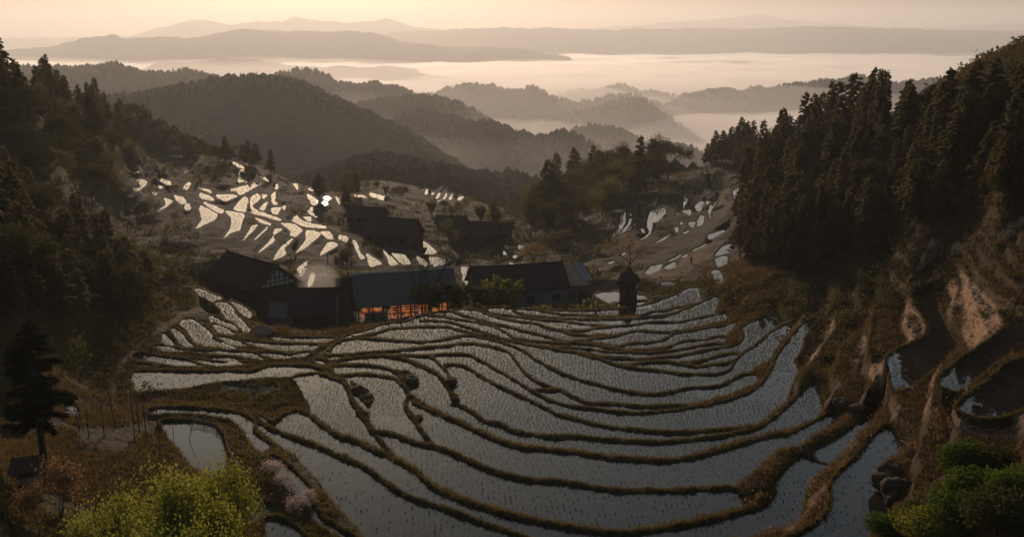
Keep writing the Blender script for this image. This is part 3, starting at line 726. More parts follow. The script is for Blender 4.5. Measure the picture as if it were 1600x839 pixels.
#@@AIR
# ---------------------------------------------------------------- haze and fog
def volmat(name, col, dens, g):
    m, n, out = newmat(name); b = NB(n); v = b.add('ShaderNodeVolumePrincipled'); v.inputs['Color'].default_value = (*col, 1); v.inputs['Density'].default_value = dens; v.inputs['Anisotropy'].default_value = g
    b.link(v.outputs[0], out.inputs['Volume']); return m
def boxmesh(name, x0, x1, y0, y1, z0, z1, mat):
    co = [(x, y, z) for z in (z0, z1) for y in (y0, y1) for x in (x0, x1)]
    return mesh_from(name, np.array(co), [(0, 2, 3, 1), (4, 5, 7, 6), (0, 1, 5, 4), (2, 6, 7, 3), (0, 4, 6, 2), (1, 3, 7, 5)], mat)
hz = link('haze', boxmesh('haze', -20500, 20500, -60, 27000, float(H.min()) - 1, float(H.max()) + 60, volmat('haze', (.93, .945, .93), 0.92e-4, .44)))
hz['kind'] = 'stuff'; hz['label'] = 'warm morning haze over the whole valley'
def fog_bank(name, u0, u1, ya, yb, zt, zb, amp_, f, mat, nx=160, ny=160, edge=.12, seed=1, label_=''):
    us = np.linspace(u0, u1, nx); ys = ya * (yb / ya) ** np.linspace(0, 1, ny); UU, YY = np.meshgrid(us, ys); XX = UU * YY
    e = np.minimum(np.minimum((UU - u0), (u1 - UU)) / (u1 - u0) / .04, np.minimum(np.linspace(0, 1, ny)[:, None], 1 - np.linspace(0, 1, ny)[:, None] + .03) / edge); e = np.clip(e, 0, 1)
    T = zt + amp_ * fbm(XX, YY * .6, f, 4, seed) ; T = zb + (T - zb) * (e * (2 - e)); Bm = np.full(T.shape, zb - 1.0)
    top = np.stack([XX, YY, T], -1).reshape(-1, 3); bot = np.stack([XX, YY, Bm], -1).reshape(-1, 3); nn = nx * ny
    ix = np.arange(nn).reshape(ny, nx); Ft = np.stack([ix[:-1, :-1], ix[:-1, 1:], ix[1:, 1:], ix[1:, :-1]], -1).reshape(-1, 4)
    fs = [Ft, Ft[:, ::-1] + nn]
    for L in (ix[0, :], ix[-1, ::-1], ix[::-1, 0], ix[:, -1]): fs.append(np.stack([L[1:], L[:-1], L[:-1] + nn, L[1:] + nn], -1))
    o = link(name, mesh_from(name, np.r_[top, bot], np.concatenate(fs), mat)); o['kind'] = 'stuff'; o['label'] = label_; return o
fogm = volmat('cloud sea', (1, .97, .95), .02, .6)
fog_bank('cloud_sea', -.85, .85, 4000, 14500, -249, -300, 16, 1/420, fogm, 260, 220, .06, 1, 'bright sea of fog filling the far valley')
mistm = volmat('valley mist', (1, .96, .92), 2.0e-3, .45)
fog_bank('valley_mist', -.8, .8, 900, 5200, -200, -315, 36, 1/400, mistm, 90, 90, .12, 5, 'thin mist lying between the wooded hills')
mist2 = volmat('low mist', (1, .96, .92), 2.6e-3, .5)
fog_bank('low_mist', -.8, .8, 1500, 4600, -262, -318, 26, 1/300, mist2, 110, 110, .12, 8, 'denser mist on the valley floor')

mist3 = volmat('upper mist', (1, .96, .92), 4.5e-4, .45)
fog_bank('upper_mist', -.8, .8, 1000, 6000, -140, -316, 24, 1/500, mist3, 60, 60, .14, 12, 'faint upper mist over the far valley')

# ================================================================ things
def T(o, label=None, cat=None, group=None, kind=None):
    if label: o['label'] = label
    if cat: o['category'] = cat
    if group: o['group'] = group
    if kind: o['kind'] = kind
    return o
def empty(name, loc, rz=0, sc=1):
    o = bpy.data.objects.new(name, None); COL.objects.link(o); o.location = loc; o.rotation_euler = (0, 0, rz)
    o.scale = (sc, sc, sc) if not isinstance(sc, tuple) else sc; o.empty_display_size = .2; return o
class MB:
    """collects geometry for one mesh"""
    def __init__(s): s.v = []; s.f = []; s.n = 0
    def add(s, co, fs):
        co = np.asarray(co, float); s.v.append(co); s.f += [tuple(i + s.n for i in f) for f in fs]; s.n += len(co)
    def box(s, x0, x1, y0, y1, z0, z1):
        s.add([(x, y, z) for z in (z0, z1) for y in (y0, y1) for x in (x0, x1)], [(0, 2, 3, 1), (4, 5, 7, 6), (0, 1, 5, 4), (2, 6, 7, 3), (0, 4, 6, 2), (1, 3, 7, 5)])
    def bar(s, a, b, r0, r1=None, k=6, rnd=0):
        a = np.array(a, float); b = np.array(b, float); r1 = r0 if r1 is None else r1; d = b - a; L = np.linalg.norm(d) + 1e-9; d /= L
        w = np.cross(d, (0, 0, 1) if abs(d[2]) < .9 else (1, 0, 0)); w /= np.linalg.norm(w); v = np.cross(d, w)
        an = np.arange(k) * 2 * math.pi / k; ring = np.cos(an)[:, None] * w + np.sin(an)[:, None] * v
        s.add(np.r_[a + ring * r0, b + ring * r1], [(i, (i+1) % k, k + (i+1) % k, k + i) for i in range(k)] + [tuple(range(k))[::-1], tuple(range(k, 2*k))])
    def tube(s, pts, rs, k=6):
        pts = [np.array(p, float) for p in pts]; rings = []; an = np.arange(k) * 2 * math.pi / k
        for i, p in enumerate(pts):
            d = pts[min(i+1, len(pts)-1)] - pts[max(i-1, 0)]; d /= np.linalg.norm(d) + 1e-9
            w = np.cross(d, (0, 1, 0) if abs(d[1]) < .9 else (1, 0, 0)); w /= np.linalg.norm(w); v = np.cross(d, w)
            rings.append(p + (np.cos(an)[:, None] * w + np.sin(an)[:, None] * v) * rs[i])
        fs = [(i*k + j, i*k + (j+1) % k, (i+1)*k + (j+1) % k, (i+1)*k + j) for i in range(len(pts)-1) for j in range(k)]
        fs += [tuple(range(k))[::-1], tuple((len(pts)-1)*k + j for j in range(k))]; s.add(np.concatenate(rings), fs)
    def mesh(s, name, mat, smooth=False):
        me = bpy.data.meshes.new(name); me.from_pydata(np.concatenate(s.v).tolist(), [], s.f); me.update()
        if mat: me.materials.append(mat)
        if smooth: me.polygons.foreach_set('use_smooth', [True] * len(me.polygons))
        return me
    def build(s, name, mat, parent=None, smooth=False, loc=(0, 0, 0)): return link(name, s.mesh(name, mat, smooth), parent, loc)
def leaves(P, size, r, elong=1.8, updown=.6, dirs=None):
    """one small bent leaf quad per point, as numpy arrays"""
    n = len(P); d = r.normal(size=(n, 3)) if dirs is None else dirs + r.normal(size=(n, 3)) * .35
    d[:, 2] *= updown; d /= np.linalg.norm(d, axis=1)[:, None] + 1e-9
    w = np.cross(d, r.normal(size=(n, 3))); w /= np.linalg.norm(w, axis=1)[:, None] + 1e-9
    s = (size * (.6 + .8 * r.random(n)))[:, None]
    a = P; b = P + d * s * .5 * elong + w * s * .5; c = P + d * s * elong; e = P + d * s * .5 * elong - w * s * .5
    co = np.stack([a, b, c, e], 1).reshape(-1, 3); f = np.arange(4 * n).reshape(-1, 4); return co, f
M = {}
M['bark'] = simple('bark', [(.3, (.030, .022, .016)), (.7, (.085, .062, .044))], 6, .95, .5, .03)
M['pale_bark'] = simple('pale bark', [(.3, (.10, .085, .065)), (.7, (.22, .19, .15))], 6, .95, .4, .03)
M['fir'] = leafmat('conifer needles', (.026, .032, .015), (.105, .092, .044), .42, (.28, .22, .09))
M['fir_near'] = leafmat('near conifer needles', (.016, .020, .010), (.036, .038, .018), .2, (.07, .06, .03))
M['broad'] = leafmat('dark broadleaf foliage', (.022, .028, .010), (.060, .062, .022), .4, (.16, .14, .05))
M['olive'] = leafmat('olive spring foliage', (.050, .050, .018), (.12, .105, .040), .45, (.30, .24, .09))
M['rust'] = leafmat('rust coloured leaves', (.10, .050, .022), (.22, .12, .055), .45, (.40, .24, .11))
M['lime'] = leafmat('fresh yellow green leaves', (.075, .090, .014), (.23, .23, .036), .5, (.42, .40, .06))
M['green'] = leafmat('bright green leaves', (.025, .050, .008), (.075, .125, .018), .4, (.18, .24, .04))
M['pink'] = leafmat('pale pink blossom', (.30, .20, .17), (.62, .46, .40), .4, (.8, .6, .5))
M['palm'] = leafmat('palm fronds', (.016, .026, .010), (.050, .060, .022), .3, (.12, .12, .04))
def conifer_mesh(seed, h, rad, nl, size, bare=.12, mat='fir'):
    r = np.random.default_rng(seed); tr = MB(); lean = r.normal(size=2) * .02 * h
    tr.tube([(0, 0, -.6), (lean[0]*.3, lean[1]*.3, h*.3), (lean[0]*.7, lean[1]*.7, h*.7), (lean[0], lean[1], h)], [h*.016+.05, h*.013+.03, h*.008, .015], 6)
    P = []; D = []; nb = int(h * 9)
    for i in range(nb):
        t = bare + (1 - bare) * (i + r.random()) / nb; z = t * h; az = r.random() * 6.283
        L = rad * ((1 - t) ** .75 * .95 + .06) * (.55 + .6 * r.random()) * (1.0 if t > bare + .12 else .75)
        if r.random() < .08: L *= 1.35
        dr = np.array([math.cos(az), math.sin(az), 0]); up = .18 + .25 * t - .25 * r.random(); tip = dr * L + np.array([0, 0, up * L * .8])
        o = np.array([lean[0]*t, lean[1]*t, z]); k = max(3, int(nl / nb * (L / rad) * 2.0)); s = r.random(k) ** .6
        p = o + tip * s[:, None] + np.array([0, 0, -1]) * (s**2 * L * .28)[:, None] + r.normal(size=(k, 3)) * (.10 * L * (1.15 - s))[:, None] * (1, 1, .5)
        P.append(p); D.append(np.tile(dr + np.array([0, 0, -.15]), (k, 1)))
        if i % 3 == 0: tr.bar(o, o + tip * .8 + np.array([0, 0, -.18*L]), .012*h*.25 + .008, .006, 3)
    P.append(np.c_[np.zeros((14, 2)) + lean + r.normal(size=(14, 2)) * .06, h - r.random(14) * h * .07]); D.append(np.tile([0, 0, 1.], (14, 1)))
    co, f = leaves(np.concatenate(P), size, r, 2.0, .7, np.concatenate(D))
    return tr.mesh('trunk', M['bark'], True), mesh_from('crown', co, f, M[mat])
def top_of(meshes): return max(v.co.z for v in (meshes[1] or meshes[0]).vertices)
def broad_mesh(seed, h, nl, size, mat, spread=.55, bark='bark', trunk_t=.35, depth=4, cl=.5):
    r = np.random.default_rng(seed); tr = MB(); tips = []
    def grow(p, d, L, rad, k):
        d = d / np.linalg.norm(d); q = p + d * L * .5 + r.normal(size=3) * L * .05; e = p + d * L + r.normal(size=3) * L * .06
        tr.tube([p, q, e], [rad, rad * .85, rad * .65], 5 if k > 1 else 3)
        if k <= 3: tips.append(((p + e) / 2, L)); tips.append((e, L))
        if k == 0: return
        for _ in range(3 if k > 1 else 2 + (r.random() < .5)):
            nd = d * .75 + r.normal(size=3) * spread; nd[2] = abs(nd[2]) * .9 + .22 if k > 2 else nd[2] * .8 + .1; grow(e, nd, L * (.62 + .2 * r.random()), rad * .58, k - 1)
    grow(np.array([0, 0, -.5]), np.array([r.normal()*.05, r.normal()*.05, 1]), h * trunk_t + .5, h * .022 + .02, depth)
    t = tr.mesh('trunk', M[bark], True); 
    if nl == 0: return t, None
    P = []; per = max(1, nl // len(tips))
    for c, L in tips: 
        k = max(1, int(per * (.3 + 1.4 * r.random()))); P.append(c + r.normal(size=(k, 3)) * (cl * L * .62 + .05) * (1, 1, .95))
    co, f = leaves(np.concatenate(P), size, r, 1.5, .8)
    return t, mesh_from('crown', co, f, M[mat])
def bamboo_mesh(seed, h, culms, nl, size, mat):
    r = np.random.default_rng(seed); tr = MB(); P = []
    for i in range(culms):
        a = r.random() * 6.283; rr = h * .10 * math.sqrt(r.random()); b = np.array([math.cos(a), math.sin(a), 0]); H_ = h * (.65 + .35 * r.random()); c = h * (.10 + .22 * r.random())
        pts = [b * rr + b * c * t**2.5 + np.array([0, 0, H_ * (t - .10 * t**4)]) + (0 if t else np.array([0, 0, -.4])) for t in np.linspace(0, 1, 7)]
        tr.tube(pts, list(np.linspace(.04, .008, 7)), 4)
        k = nl // culms; s = .30 + .70 * r.random(k) ** .8; base_ = b * rr + b * c * (s**2.5)[:, None] + np.c_[np.zeros((k, 2)), H_ * (s - .10 * s**4)]
        P.append(base_ + r.normal(size=(k, 3)) * (h * .045 * (1.25 - s))[:, None])
    co, f = leaves(np.concatenate(P), size, r, 2.6, .8, np.tile([0, 0, -.3], (len(np.concatenate(P)), 1)) + r.normal(size=(len(np.concatenate(P)), 3)) * .7)
    return tr.mesh('trunk', M['olive'], True), mesh_from('crown', co, f, M[mat])
def bush_mesh(seed, w, h, nl, size, mat, lobes=7):
    r = np.random.default_rng(seed); tr = MB(); P = []
    for i in range(lobes):
        a = r.random() * 6.283; rr = w * .5 * math.sqrt(r.random()) * .75; c = np.array([math.cos(a) * rr, math.sin(a) * rr, h * (.35 + .35 * r.random())]); 
        tr.tube([(c[0]*.2, c[1]*.2, -.3), c * (.6, .6, .5), c + (0, 0, h*.2)], [.05, .03, .01], 4)
        for j in range(4):
            e = c + r.normal(size=3) * (w*.15, w*.15, h*.15); tr.bar(c * (.7, .7, .6), e, .018, .006, 3)
        k = nl // lobes; q = r.normal(size=(k, 3)); q /= np.linalg.norm(q, axis=1)[:, None]; q *= (r.random(k) ** .45)[:, None]
        P.append(c + q * (w * .30, w * .30, h * .34) * (.8 + .4 * r.random()))
    P = np.concatenate(P); P = P[P[:, 2] > 0]
    co, f = leaves(P, size, r, 1.5, .9); return tr.mesh('stem', M['bark'], True), mesh_from('foliage', co, f, M[mat])
def plant(name, meshes, x, y, z, sc, label, cat, group=None, rz=None, parts=('trunk', 'crown')):
    o = empty(name, (x, y, z), random.random() * 6.28 if rz is None else rz, sc); T(o, label, cat, group)
    for me_, pn in zip(meshes, parts):
        if me_ is not None: link(pn, me_, o)
    return o
FIR = [conifer_mesh(10 + i, 13, 3.3 + .5 * (i % 3), 7500, .30, .10 + .05 * (i % 4)) for i in range(7)]
FIRT = [conifer_mesh(30 + i, 15, 1.9, 4200, .27, .30, 'fir') for i in range(3)]
BR = [broad_mesh(50 + i, 9, 5200, .20, 'broad', cl=.7) for i in range(4)]
OL = [broad_mesh(60 + i, 8, 3800, .17, 'olive', cl=.7) for i in range(3)]
RU = [broad_mesh(70 + i, 7, 1100, .17, 'rust', cl=.6) for i in range(2)]
BARE = [broad_mesh(80 + i, 9, 0, 0, 'rust', spread=.42, depth=5) for i in range(3)]
M['bamboo'] = leafmat('bamboo leaves', (.05, .065, .018), (.16, .155, .045), .5, (.36, .32, .08))
BAM = [bamboo_mesh(90 + i, 8, 26, 5200, .22, 'bamboo') for i in range(3)]
BU = [bush_mesh(100 + i, 3.2, 2.2, 3600, .12, m_) for i, m_ in enumerate(['green', 'green', 'broad', 'olive'])]
def scatter(poly, n, dmin_px, fn, seed, ylim=(25, 700), minsep=2.0):
    """random ground points whose place in view lies in the traced outline"""
    r = random.Random(seed); P = path(poly); xs = [p[0] for p in P]; ys = [p[1] for p in P]; got = []; tries = 0
    a = np.zeros((1,)); sl2, mk = poly_mask(P); y0, x0 = sl2[0].start, sl2[1].start
    while len(got) < n and tries < n * 60:
        tries += 1; j = r.randrange(mk.shape[0]); i = r.randrange(mk.shape[1])
        if not mk[j, i]: continue
        h = hit(x0 + i - CO + r.random(), y0 + j + r.random())
        if not h or not (ylim[0] < h[1] < ylim[1]) or wet_at(h[0], h[1]): continue
        if any((h[0]-q[0])**2 + (h[1]-q[1])**2 < minsep**2 for q in got): continue
        got.append(h); fn(h, r)
    return got
NTREE = [0]
def forest(poly, n, kinds_, seed, label, cat, group, name='conifer', smin=.7, smax=1.15, sep=2.2, ylim=(25, 700)):
    def f(h, r):
        k = r.choice(kinds_); s = smin + (smax - smin) * r.random()
        if h[0] > 0: s *= max(.62, min(1.08, h[1] / 200))
        if h[1] > 150: s = min(s, (room(h[0], h[1]) - h[2] + 1.0) / 11.0)
        if s < .28: return
        NTREE[0] += 1
        plant(name, k, h[0], h[1], h[2] - .1, (s * (.9 + .2*r.random()), s * (.9 + .2*r.random()), s), label, cat, group)
    return scatter(poly, n, 0, f, seed, ylim, sep)
# -------- right forest
forest("Z 1155,235 1200,222 1300,222 1400,205 1500,188 1640,160 1640,330 1500,335 1440,355 1380,395 1300,410 1240,430 1160,420 1150,330", 165, FIR + FIR + FIRT + BR[:1], 3, 'dark conifer in the dense stand covering the right hillside', 'conifer', 'conifers on the right hillside', sep=3.0, smin=.6, smax=1.12)
forest("Z 1150,380 1250,390 1360,370 1450,335 1400,400 1300,420 1240,440 1160,430", 14, FIRT + FIR, 4, 'tall thin conifer at the lower edge of the right hand forest', 'conifer', 'conifers along the forest edge', sep=2.6, smin=.8, smax=1.05)
forest('Z 1480,215 1640,165 1640,335 1540,330 1480,320', 26, FIR + BR[:2], 14, 'dark evergreen high on the right edge of the hillside', 'evergreen tree', 'evergreens at the right edge', 'evergreen_tree', .6, .95, 2.4)
# -------- left slopes
forest("Z -20,300 60,330 130,380 200,440 235,470 200,500 120,520 40,520 -20,500", 46, FIR + BR[:2], 5, 'dark evergreen in the dense wood on the near left slope', 'evergreen tree', 'evergreens on the near left slope', 'evergreen_tree', .55, .8, 2.6)
forest("Z -20,70 60,110 130,170 170,190 150,230 90,200 -20,170", 24, FIR, 6, 'dark conifer on the skyline of the left mountainside', 'conifer', 'conifers on the left skyline', 'conifer', .6, .95, 3)
forest("Z -20,150 90,200 200,240 230,270 150,330 60,310 -20,280", 24, BR + OL + BARE[:1] + OL, 7, 'thin olive tree scattered over the upper left mountainside', 'tree', 'trees scattered over the upper left mountainside', 'broadleaf_tree', .7, 1.2, 5)
forest("Z 130,150 170,168 207,184 260,215 320,240 410,262 560,298 560,306 430,272 320,252 220,225 150,212", 52, BR + OL + BAM + FIR[:3], 8, 'bushy tree on the crest behind the left terraces', 'tree', 'trees along the crest behind the left terraces', 'broadleaf_tree', .5, .85, 3.2)
# -------- middle valley
forest("Z 520,305 600,300 690,345 760,350 850,385 880,400 820,360 740,340 640,315", 20, BR + OL + BAM, 9, 'hazy broadleaf tree beside the middle valley farmhouses', 'tree', 'trees round the middle valley farmhouses', 'broadleaf_tree', .5, .9, 3)
forest("Z 850,320 900,290 940,270 1000,262 1050,270 1040,290 960,330 900,370 850,390 810,370", 44, BR + OL + FIR[:3], 10, 'hazy tree in the wood on the round knoll across the valley', 'tree', 'trees on the wooded knoll across the valley', 'broadleaf_tree', .9, 1.5, 5)
forest("Z 1060,258 1110,245 1160,228 1180,240 1120,262 1070,270", 9, FIR, 11, 'small conifer on the open crest left of the winding road', 'conifer', 'conifers on the open crest', 'conifer', .6, .95, 4)

# ================================================================ houses
M['tile'] = simple('dark clay roof tiles', [(.3, (.022, .019, .018)), (.7, (.060, .052, .048))], 9, .9, .6, .03, stretch=(3, 1, 1), spec=.05)
M['slate'] = simple('blue grey roof tiles', [(.3, (.060, .058, .056)), (.7, (.135, .130, .126))], 9, .85, .6, .03, stretch=(3, 1, 1), spec=.08)
M['brown_roof'] = simple('weathered brown roof sheets', [(.3, (.16, .10, .07)), (.7, (.30, .20, .145))], 3, .7, .3, .03)
M['blue_roof'] = simple('blue grey roof sheet', [(.3, (.09, .10, .115)), (.7, (.15, .165, .185))], 3, .5, .2, .02)
M['timber'] = simple('dark weathered timber', [(.3, (.030, .020, .014)), (.7, (.085, .055, .036))], 5, .9, .6, .03, stretch=(6, 6, .5))
M['plank'] = simple('grey brown planks', [(.3, (.11, .080, .060)), (.7, (.24, .18, .14))], 4, .9, .5, .02, stretch=(1, 1, 6))
M['block'] = simple('grey concrete block wall', [(.3, (.12, .11, .10)), (.7, (.20, .185, .17))], 2.5, .9, .3, .02)
M['glass'] = simple('dark window opening', [(.3, (.006, .006, .006)), (.7, (.018, .016, .014))], 2, .25, 0)
M['lime_wash'] = simple('pale plaster infill', [(.3, (.30, .28, .25)), (.7, (.48, .46, .42))], 3, .9, .2, .02)
M['red_wood'] = simple('reddish boarded shutter', [(.3, (.09, .045, .028)), (.7, (.17, .085, .05))], 4, .85, .4, .02)
M['straw'] = simple('old rice straw', [(.3, (.035, .024, .016)), (.7, (.11, .075, .045))], 7, .95, .8, .08, stretch=(1, 1, .25))
m_, n_n, out_ = newmat('orange plastic sheet'); bb = NB(n_n); d_ = bb.add('ShaderNodeBsdfDiffuse'); t_ = bb.add('ShaderNodeBsdfTranslucent'); x_ = bb.add('ShaderNodeMixShader'); g1 = bb.add('ShaderNodeNewGeometry')
cc_ = bb.ramp(bb.noise(1.6, 6, .75, g1.outputs['Position']), [(.35, (.10, .035, .012)), (.5, (.50, .19, .06)), (.68, (.85, .42, .18))]); bb.link(cc_, d_.inputs[0]); bb.link(cc_, t_.inputs[0]); x_.inputs[0].default_value = .85
bb.link(d_.outputs[0], x_.inputs[1]); bb.link(t_.outputs[0], x_.inputs[2]); bb.link(x_.outputs[0], out_.inputs[0]); M['orange'] = m_
def roof_slope(x0, x1, ye, ze, yr, zr, pitch=.26, th=.10, sag=.12, seed=0):
    """corrugated tile slope with a slight sag and a ragged eave"""
    r = np.random.default_rng(seed); nx = max(4, int((x1 - x0) / (pitch / 2))) // 2 * 2 + 1; ny = 11; co = []
    xs = np.linspace(x0, x1, nx); jag = r.normal(size=nx) * .06
    for lay in (0, -th):
        for j in range(ny):
            t = j / (ny - 1)
            for i, x in enumerate(xs):
                y = ye + (yr - ye) * t + (jag[i] if j == 0 else 0) * (1 if ye > yr else -1); z = ze + (zr - ze) * t - sag * math.sin(math.pi * t) * .5 - sag * math.sin(math.pi * i / (nx - 1)) * t + (.05 if i % 2 else 0) + .03 * r.random() * (lay == 0) + lay
                co.append((x, y, z))
    N = nx * ny; f = []
    for j in range(ny - 1):
        for i in range(nx - 1):
            a = j*nx + i; q = (a, a+1, a+nx+1, a+nx); f.append(q); f.append(tuple(N + k for k in q[::-1]))
    ring = [i for i in range(nx)] + [j*nx + nx-1 for j in range(1, ny)] + [(ny-1)*nx + i for i in range(nx-2, -1, -1)] + [j*nx for j in range(ny-2, 0, -1)]
    for a, b_ in zip(ring, ring[1:] + ring[:1]): f.append((b_, a, a + N, b_ + N))
    return co, f
HG = 'timber farmhouses below the terraces'; HK = 1.15
def house(name, label, group, c, rz, L, Wd, gz, ez, rzt, wallm, roofm, over=.7, tail=0, gable_mat=None):
    """c = ground centre, x runs along the ridge; returns the root so that openings can be added"""
    hk = HK if group == HG else 1.0
    o = empty(name, (c[0], c[1], gz * hk), rz, hk); T(o, label, 'house', group); e = ez - gz; h = rzt - gz
    hl, hw = L / 2, Wd / 2; w = MB(); z0 = -2.0
    eh = e - .12; k = (h - e) / (hw + over)
    ew = eh + k * over - .08                                        # wall top under the slope
    w.add([(-hl, -hw, z0), (hl, -hw, z0), (hl, hw, z0), (-hl, hw, z0), (-hl, -hw, ew), (hl, -hw, ew), (hl, hw, ew), (-hl, hw, ew), (-hl, 0, h - .25), (hl, 0, h - .25)],
          [(0, 1, 5, 4), (1, 2, 6, 9, 5), (2, 3, 7, 6), (3, 0, 4, 8, 7), (0, 3, 2, 1)])
    w.build('wall', M[wallm], o)
    rf = MB(); s1 = roof_slope(-hl - over, hl + over, -hw - over, e, 0, h, seed=int(abs(c[0]))); s2 = roof_slope(-hl - over, hl + over, hw + over, e, 0, h, seed=int(abs(c[1])))
    rf.add(*s1); rf.add(*s2); ro = rf.build('roof', M[roofm], o)
    rc = MB(); n = int(L / .45); pts = [(-hl - over + (L + 2*over) * i / n, 0, h + .10 - .12 * math.sin(math.pi * i / n) + (.22 if i in (0, n) else 0) + .02 * (i % 2)) for i in range(n + 1)]
    rc.tube(pts, [.13] * (n + 1), 6); rc.build('ridge_cap', M[roofm], ro)
    return o
def opening(o, x, z, w, h, y, matn='glass', side='front', fm='timber', name='window', bars=1):
    """a recessed opening with a frame on the wall plane at local y (front/back) or local x (side)"""
    f = MB(); p = MB(); t = .07; s = -1
    def B(mb, a0, a1, b0, b1, z0, z1):
        if side == 'front': mb.box(a0, a1, b0, b1, z0, z1)
        else: mb.box(-b1, -b0, a0, a1, z0, z1)
    yy = y
    B(f, x - w/2, x + w/2, yy - .06, yy + .05, z, z + t); B(f, x - w/2, x + w/2, yy - .06, yy + .05, z + h - t, z + h)
    B(f, x - w/2, x - w/2 + t, yy - .06, yy + .05, z + t, z + h - t); B(f, x + w/2 - t, x + w/2, yy - .06, yy + .05, z + t, z + h - t)
    for k in range(bars): a = x - w/2 + w * (k + 1) / (bars + 1); B(f, a - .025, a + .025, yy - .05, yy + .03, z + t, z + h - t)
    fo = f.build(name, M[fm], o); B(p, x - w/2 + t, x + w/2 - t, yy - .03, yy - .015, z + t, z + h - t); p.build('pane' if name == 'window' else 'panel', M[matn], fo)
def line3(p1, p2): 
    c = ((p1[0] + p2[0]) / 2, (p1[1] + p2[1]) / 2); return c, math.atan2(p2[1] - p1[1], p2[0] - p1[0]), math.hypot(p2[0] - p1[0], p2[1] - p1[1])
HK = 1.15
# the big dark barn at the left
a_, b_ = at_z(356, 393, -36 * HK), at_z(433, 415, -36 * HK); c_h, rz_h, L_h = line3(a_, b_); L_h /= HK
h1 = house('farmhouse', 'large dark timber farmhouse with a steep roof and a pale lattice gable', HG, c_h, rz_h, L_h - .6, 7.4, -44.6, -39.6, -36, 'timber', 'tile', .9)
g = MB(); xg = L_h/2 - .3 + .03
g.add([(xg, -3.4, 5.3), (xg, 3.4, 5.3), (xg, 0, 8.0), (xg + .06, -3.4, 5.3), (xg + .06, 3.4, 5.3), (xg + .06, 0, 8.0)], [(0, 2, 1), (3, 4, 5), (0, 1, 4, 3), (1, 2, 5, 4), (2, 0, 3, 5)])
go_ = g.build('gable_infill', M['lime_wash'], h1); g = MB()
for yv in np.linspace(-3, 3, 8): g.box(xg + .06, xg + .14, yv - .06, yv + .06, 5.2, 8.0 - abs(yv) * .78)
for zv in (5.3, 5.95, 6.6): g.box(xg + .065, xg + .13, -(8.0 - zv) * 1.2, (8.0 - zv) * 1.2, zv - .06, zv + .06)
g.build('lattice', M['timber'], go_)
for xx in (-4.5, -1.5, 1.6, 4.6): opening(h1, xx, 2.3, 1.3, 1.1, -3.7, 'glass', bars=2)
opening(h1, 0, .1, 1.4, 2.0, -3.7, 'plank', name='door', bars=0)
# second house with its lean-to
a_, b_ = at_z(457, 450, -36.6 * HK), at_z(543, 449, -36.6 * HK); c_h, rz_h, L_h = line3(a_, b_); L_h /= HK
h2 = house('farmhouse', 'low black roofed timber house with a boarded lean-to on its left end', HG, (c_h[0], c_h[1] - .3), rz_h + .02, L_h - .4, 5.6, -42.9, -40.0, -36.6, 'timber', 'tile', .6)
hl = L_h / 2 - .2
rf = MB(); rf.add(*roof_slope(-hl - 3.4, -hl + .1, -3.5, 2.9, -.6, 4.5, seed=4)); lr = rf.build('lean_to_roof', M['slate'], h2)
w = MB(); w.box(-hl - 3.0, -hl - .02, -2.9, -.8, -2, 2.9); w.build('lean_to_wall', M['plank'], h2)
for xx in (-2, .8, 3): opening(h2, xx, .9, 1.0, 1.0, -2.8, 'glass', bars=2)
w = MB(); w.bar((hl - 1.2, -3.2, 1.6), (hl - 1.0, -2.6, 5.9), .035); w.build('drainpipe', M['lime_wash'], h2)
# third house on stilts, sun coming through the sheets behind it
a_, b_ = at_z(549, 430, -35.6 * HK), at_z(708, 418.5, -35.6 * HK); c_h, rz_h, L_h = line3(a_, b_); L_h /= HK
h3 = empty('stilt_house', (c_h[0], c_h[1], -43.3 * HK), rz_h - .03, HK); T(h3, 'open stilt house with a blue grey tiled roof and orange sheets glowing underneath', 'house', HG)
hl = L_h / 2; rf = MB(); rf.add(*roof_slope(-hl, hl, -4.3, 3.6, 0, 7.7, seed=9)); rf.add(*roof_slope(-hl, hl, 3.6, 4.2, 0, 7.7, seed=10)); ro = rf.build('roof', M['slate'], h3)
w = MB(); w.tube([(x, 0, 7.78) for x in np.linspace(-hl, hl, 20)], [.12] * 20); w.build('ridge_cap', M['lime_wash'], ro)
for i, x in enumerate(np.linspace(-hl + .5, hl - .5, 8)):
    for y in (-3.4, 0, 2.9):
        w = MB(); w.bar((x, y, -2), (x, y, 4.0 if y else 7.4), .13, .11, 7); w.build('post', M['timber'], h3, True)
w = MB()
for i in range(26):
    x = -hl + .4 + (L_h - .8) * i / 25
w.box(-hl + .3, hl - .3, -3.6, 3.0, .9, 1.02); w.build('floor', M['plank'], h3)
w = MB(); w.box(-hl + 1.4, -hl + 4.6, -3.35, -3.28, 1.1, 2.5); w.build('front_panel', M['plank'], h3)
w = MB(); w.box(-hl + .3, hl - .3, -3.46, -3.34, 3.35, 3.5); w.box(-hl + .3, hl - .3, -3.46, -3.36, 2.6, 2.7); w.box(-hl + .3, hl*.2, -3.46, -3.36, .3, .42); w.build('rail', M['timber'], h3)
r_ = random.Random(3)
for k, (x0, x1, y) in enumerate([(-hl + 1.2, -hl + 4.4, -1.2), (-hl + 5.4, -1, -2.6), (-.9, 1.8, -2.2), (2.0, 3.6, -2.4), (4.0, hl - .8, -2.5)]):
    w = MB(); nseg = 14
    for i in range(nseg):                      # hanging strips of uneven length
        xa = x0 + (x1 - x0) * i / nseg; xb = x0 + (x1 - x0) * (i + .93) / nseg; zb = 1.15 + .5 * r_.random() * (i % 3 == 0); zt = 3.5 - .45 * r_.random()
        w.add([(xa, y, zb), (xb, y + .03, zb + .05), (xb, y + .05, zt), (xa, y, zt)], [(0, 1, 2, 3)])
    w.build('sheet', M['orange'], h3)
w = MB()
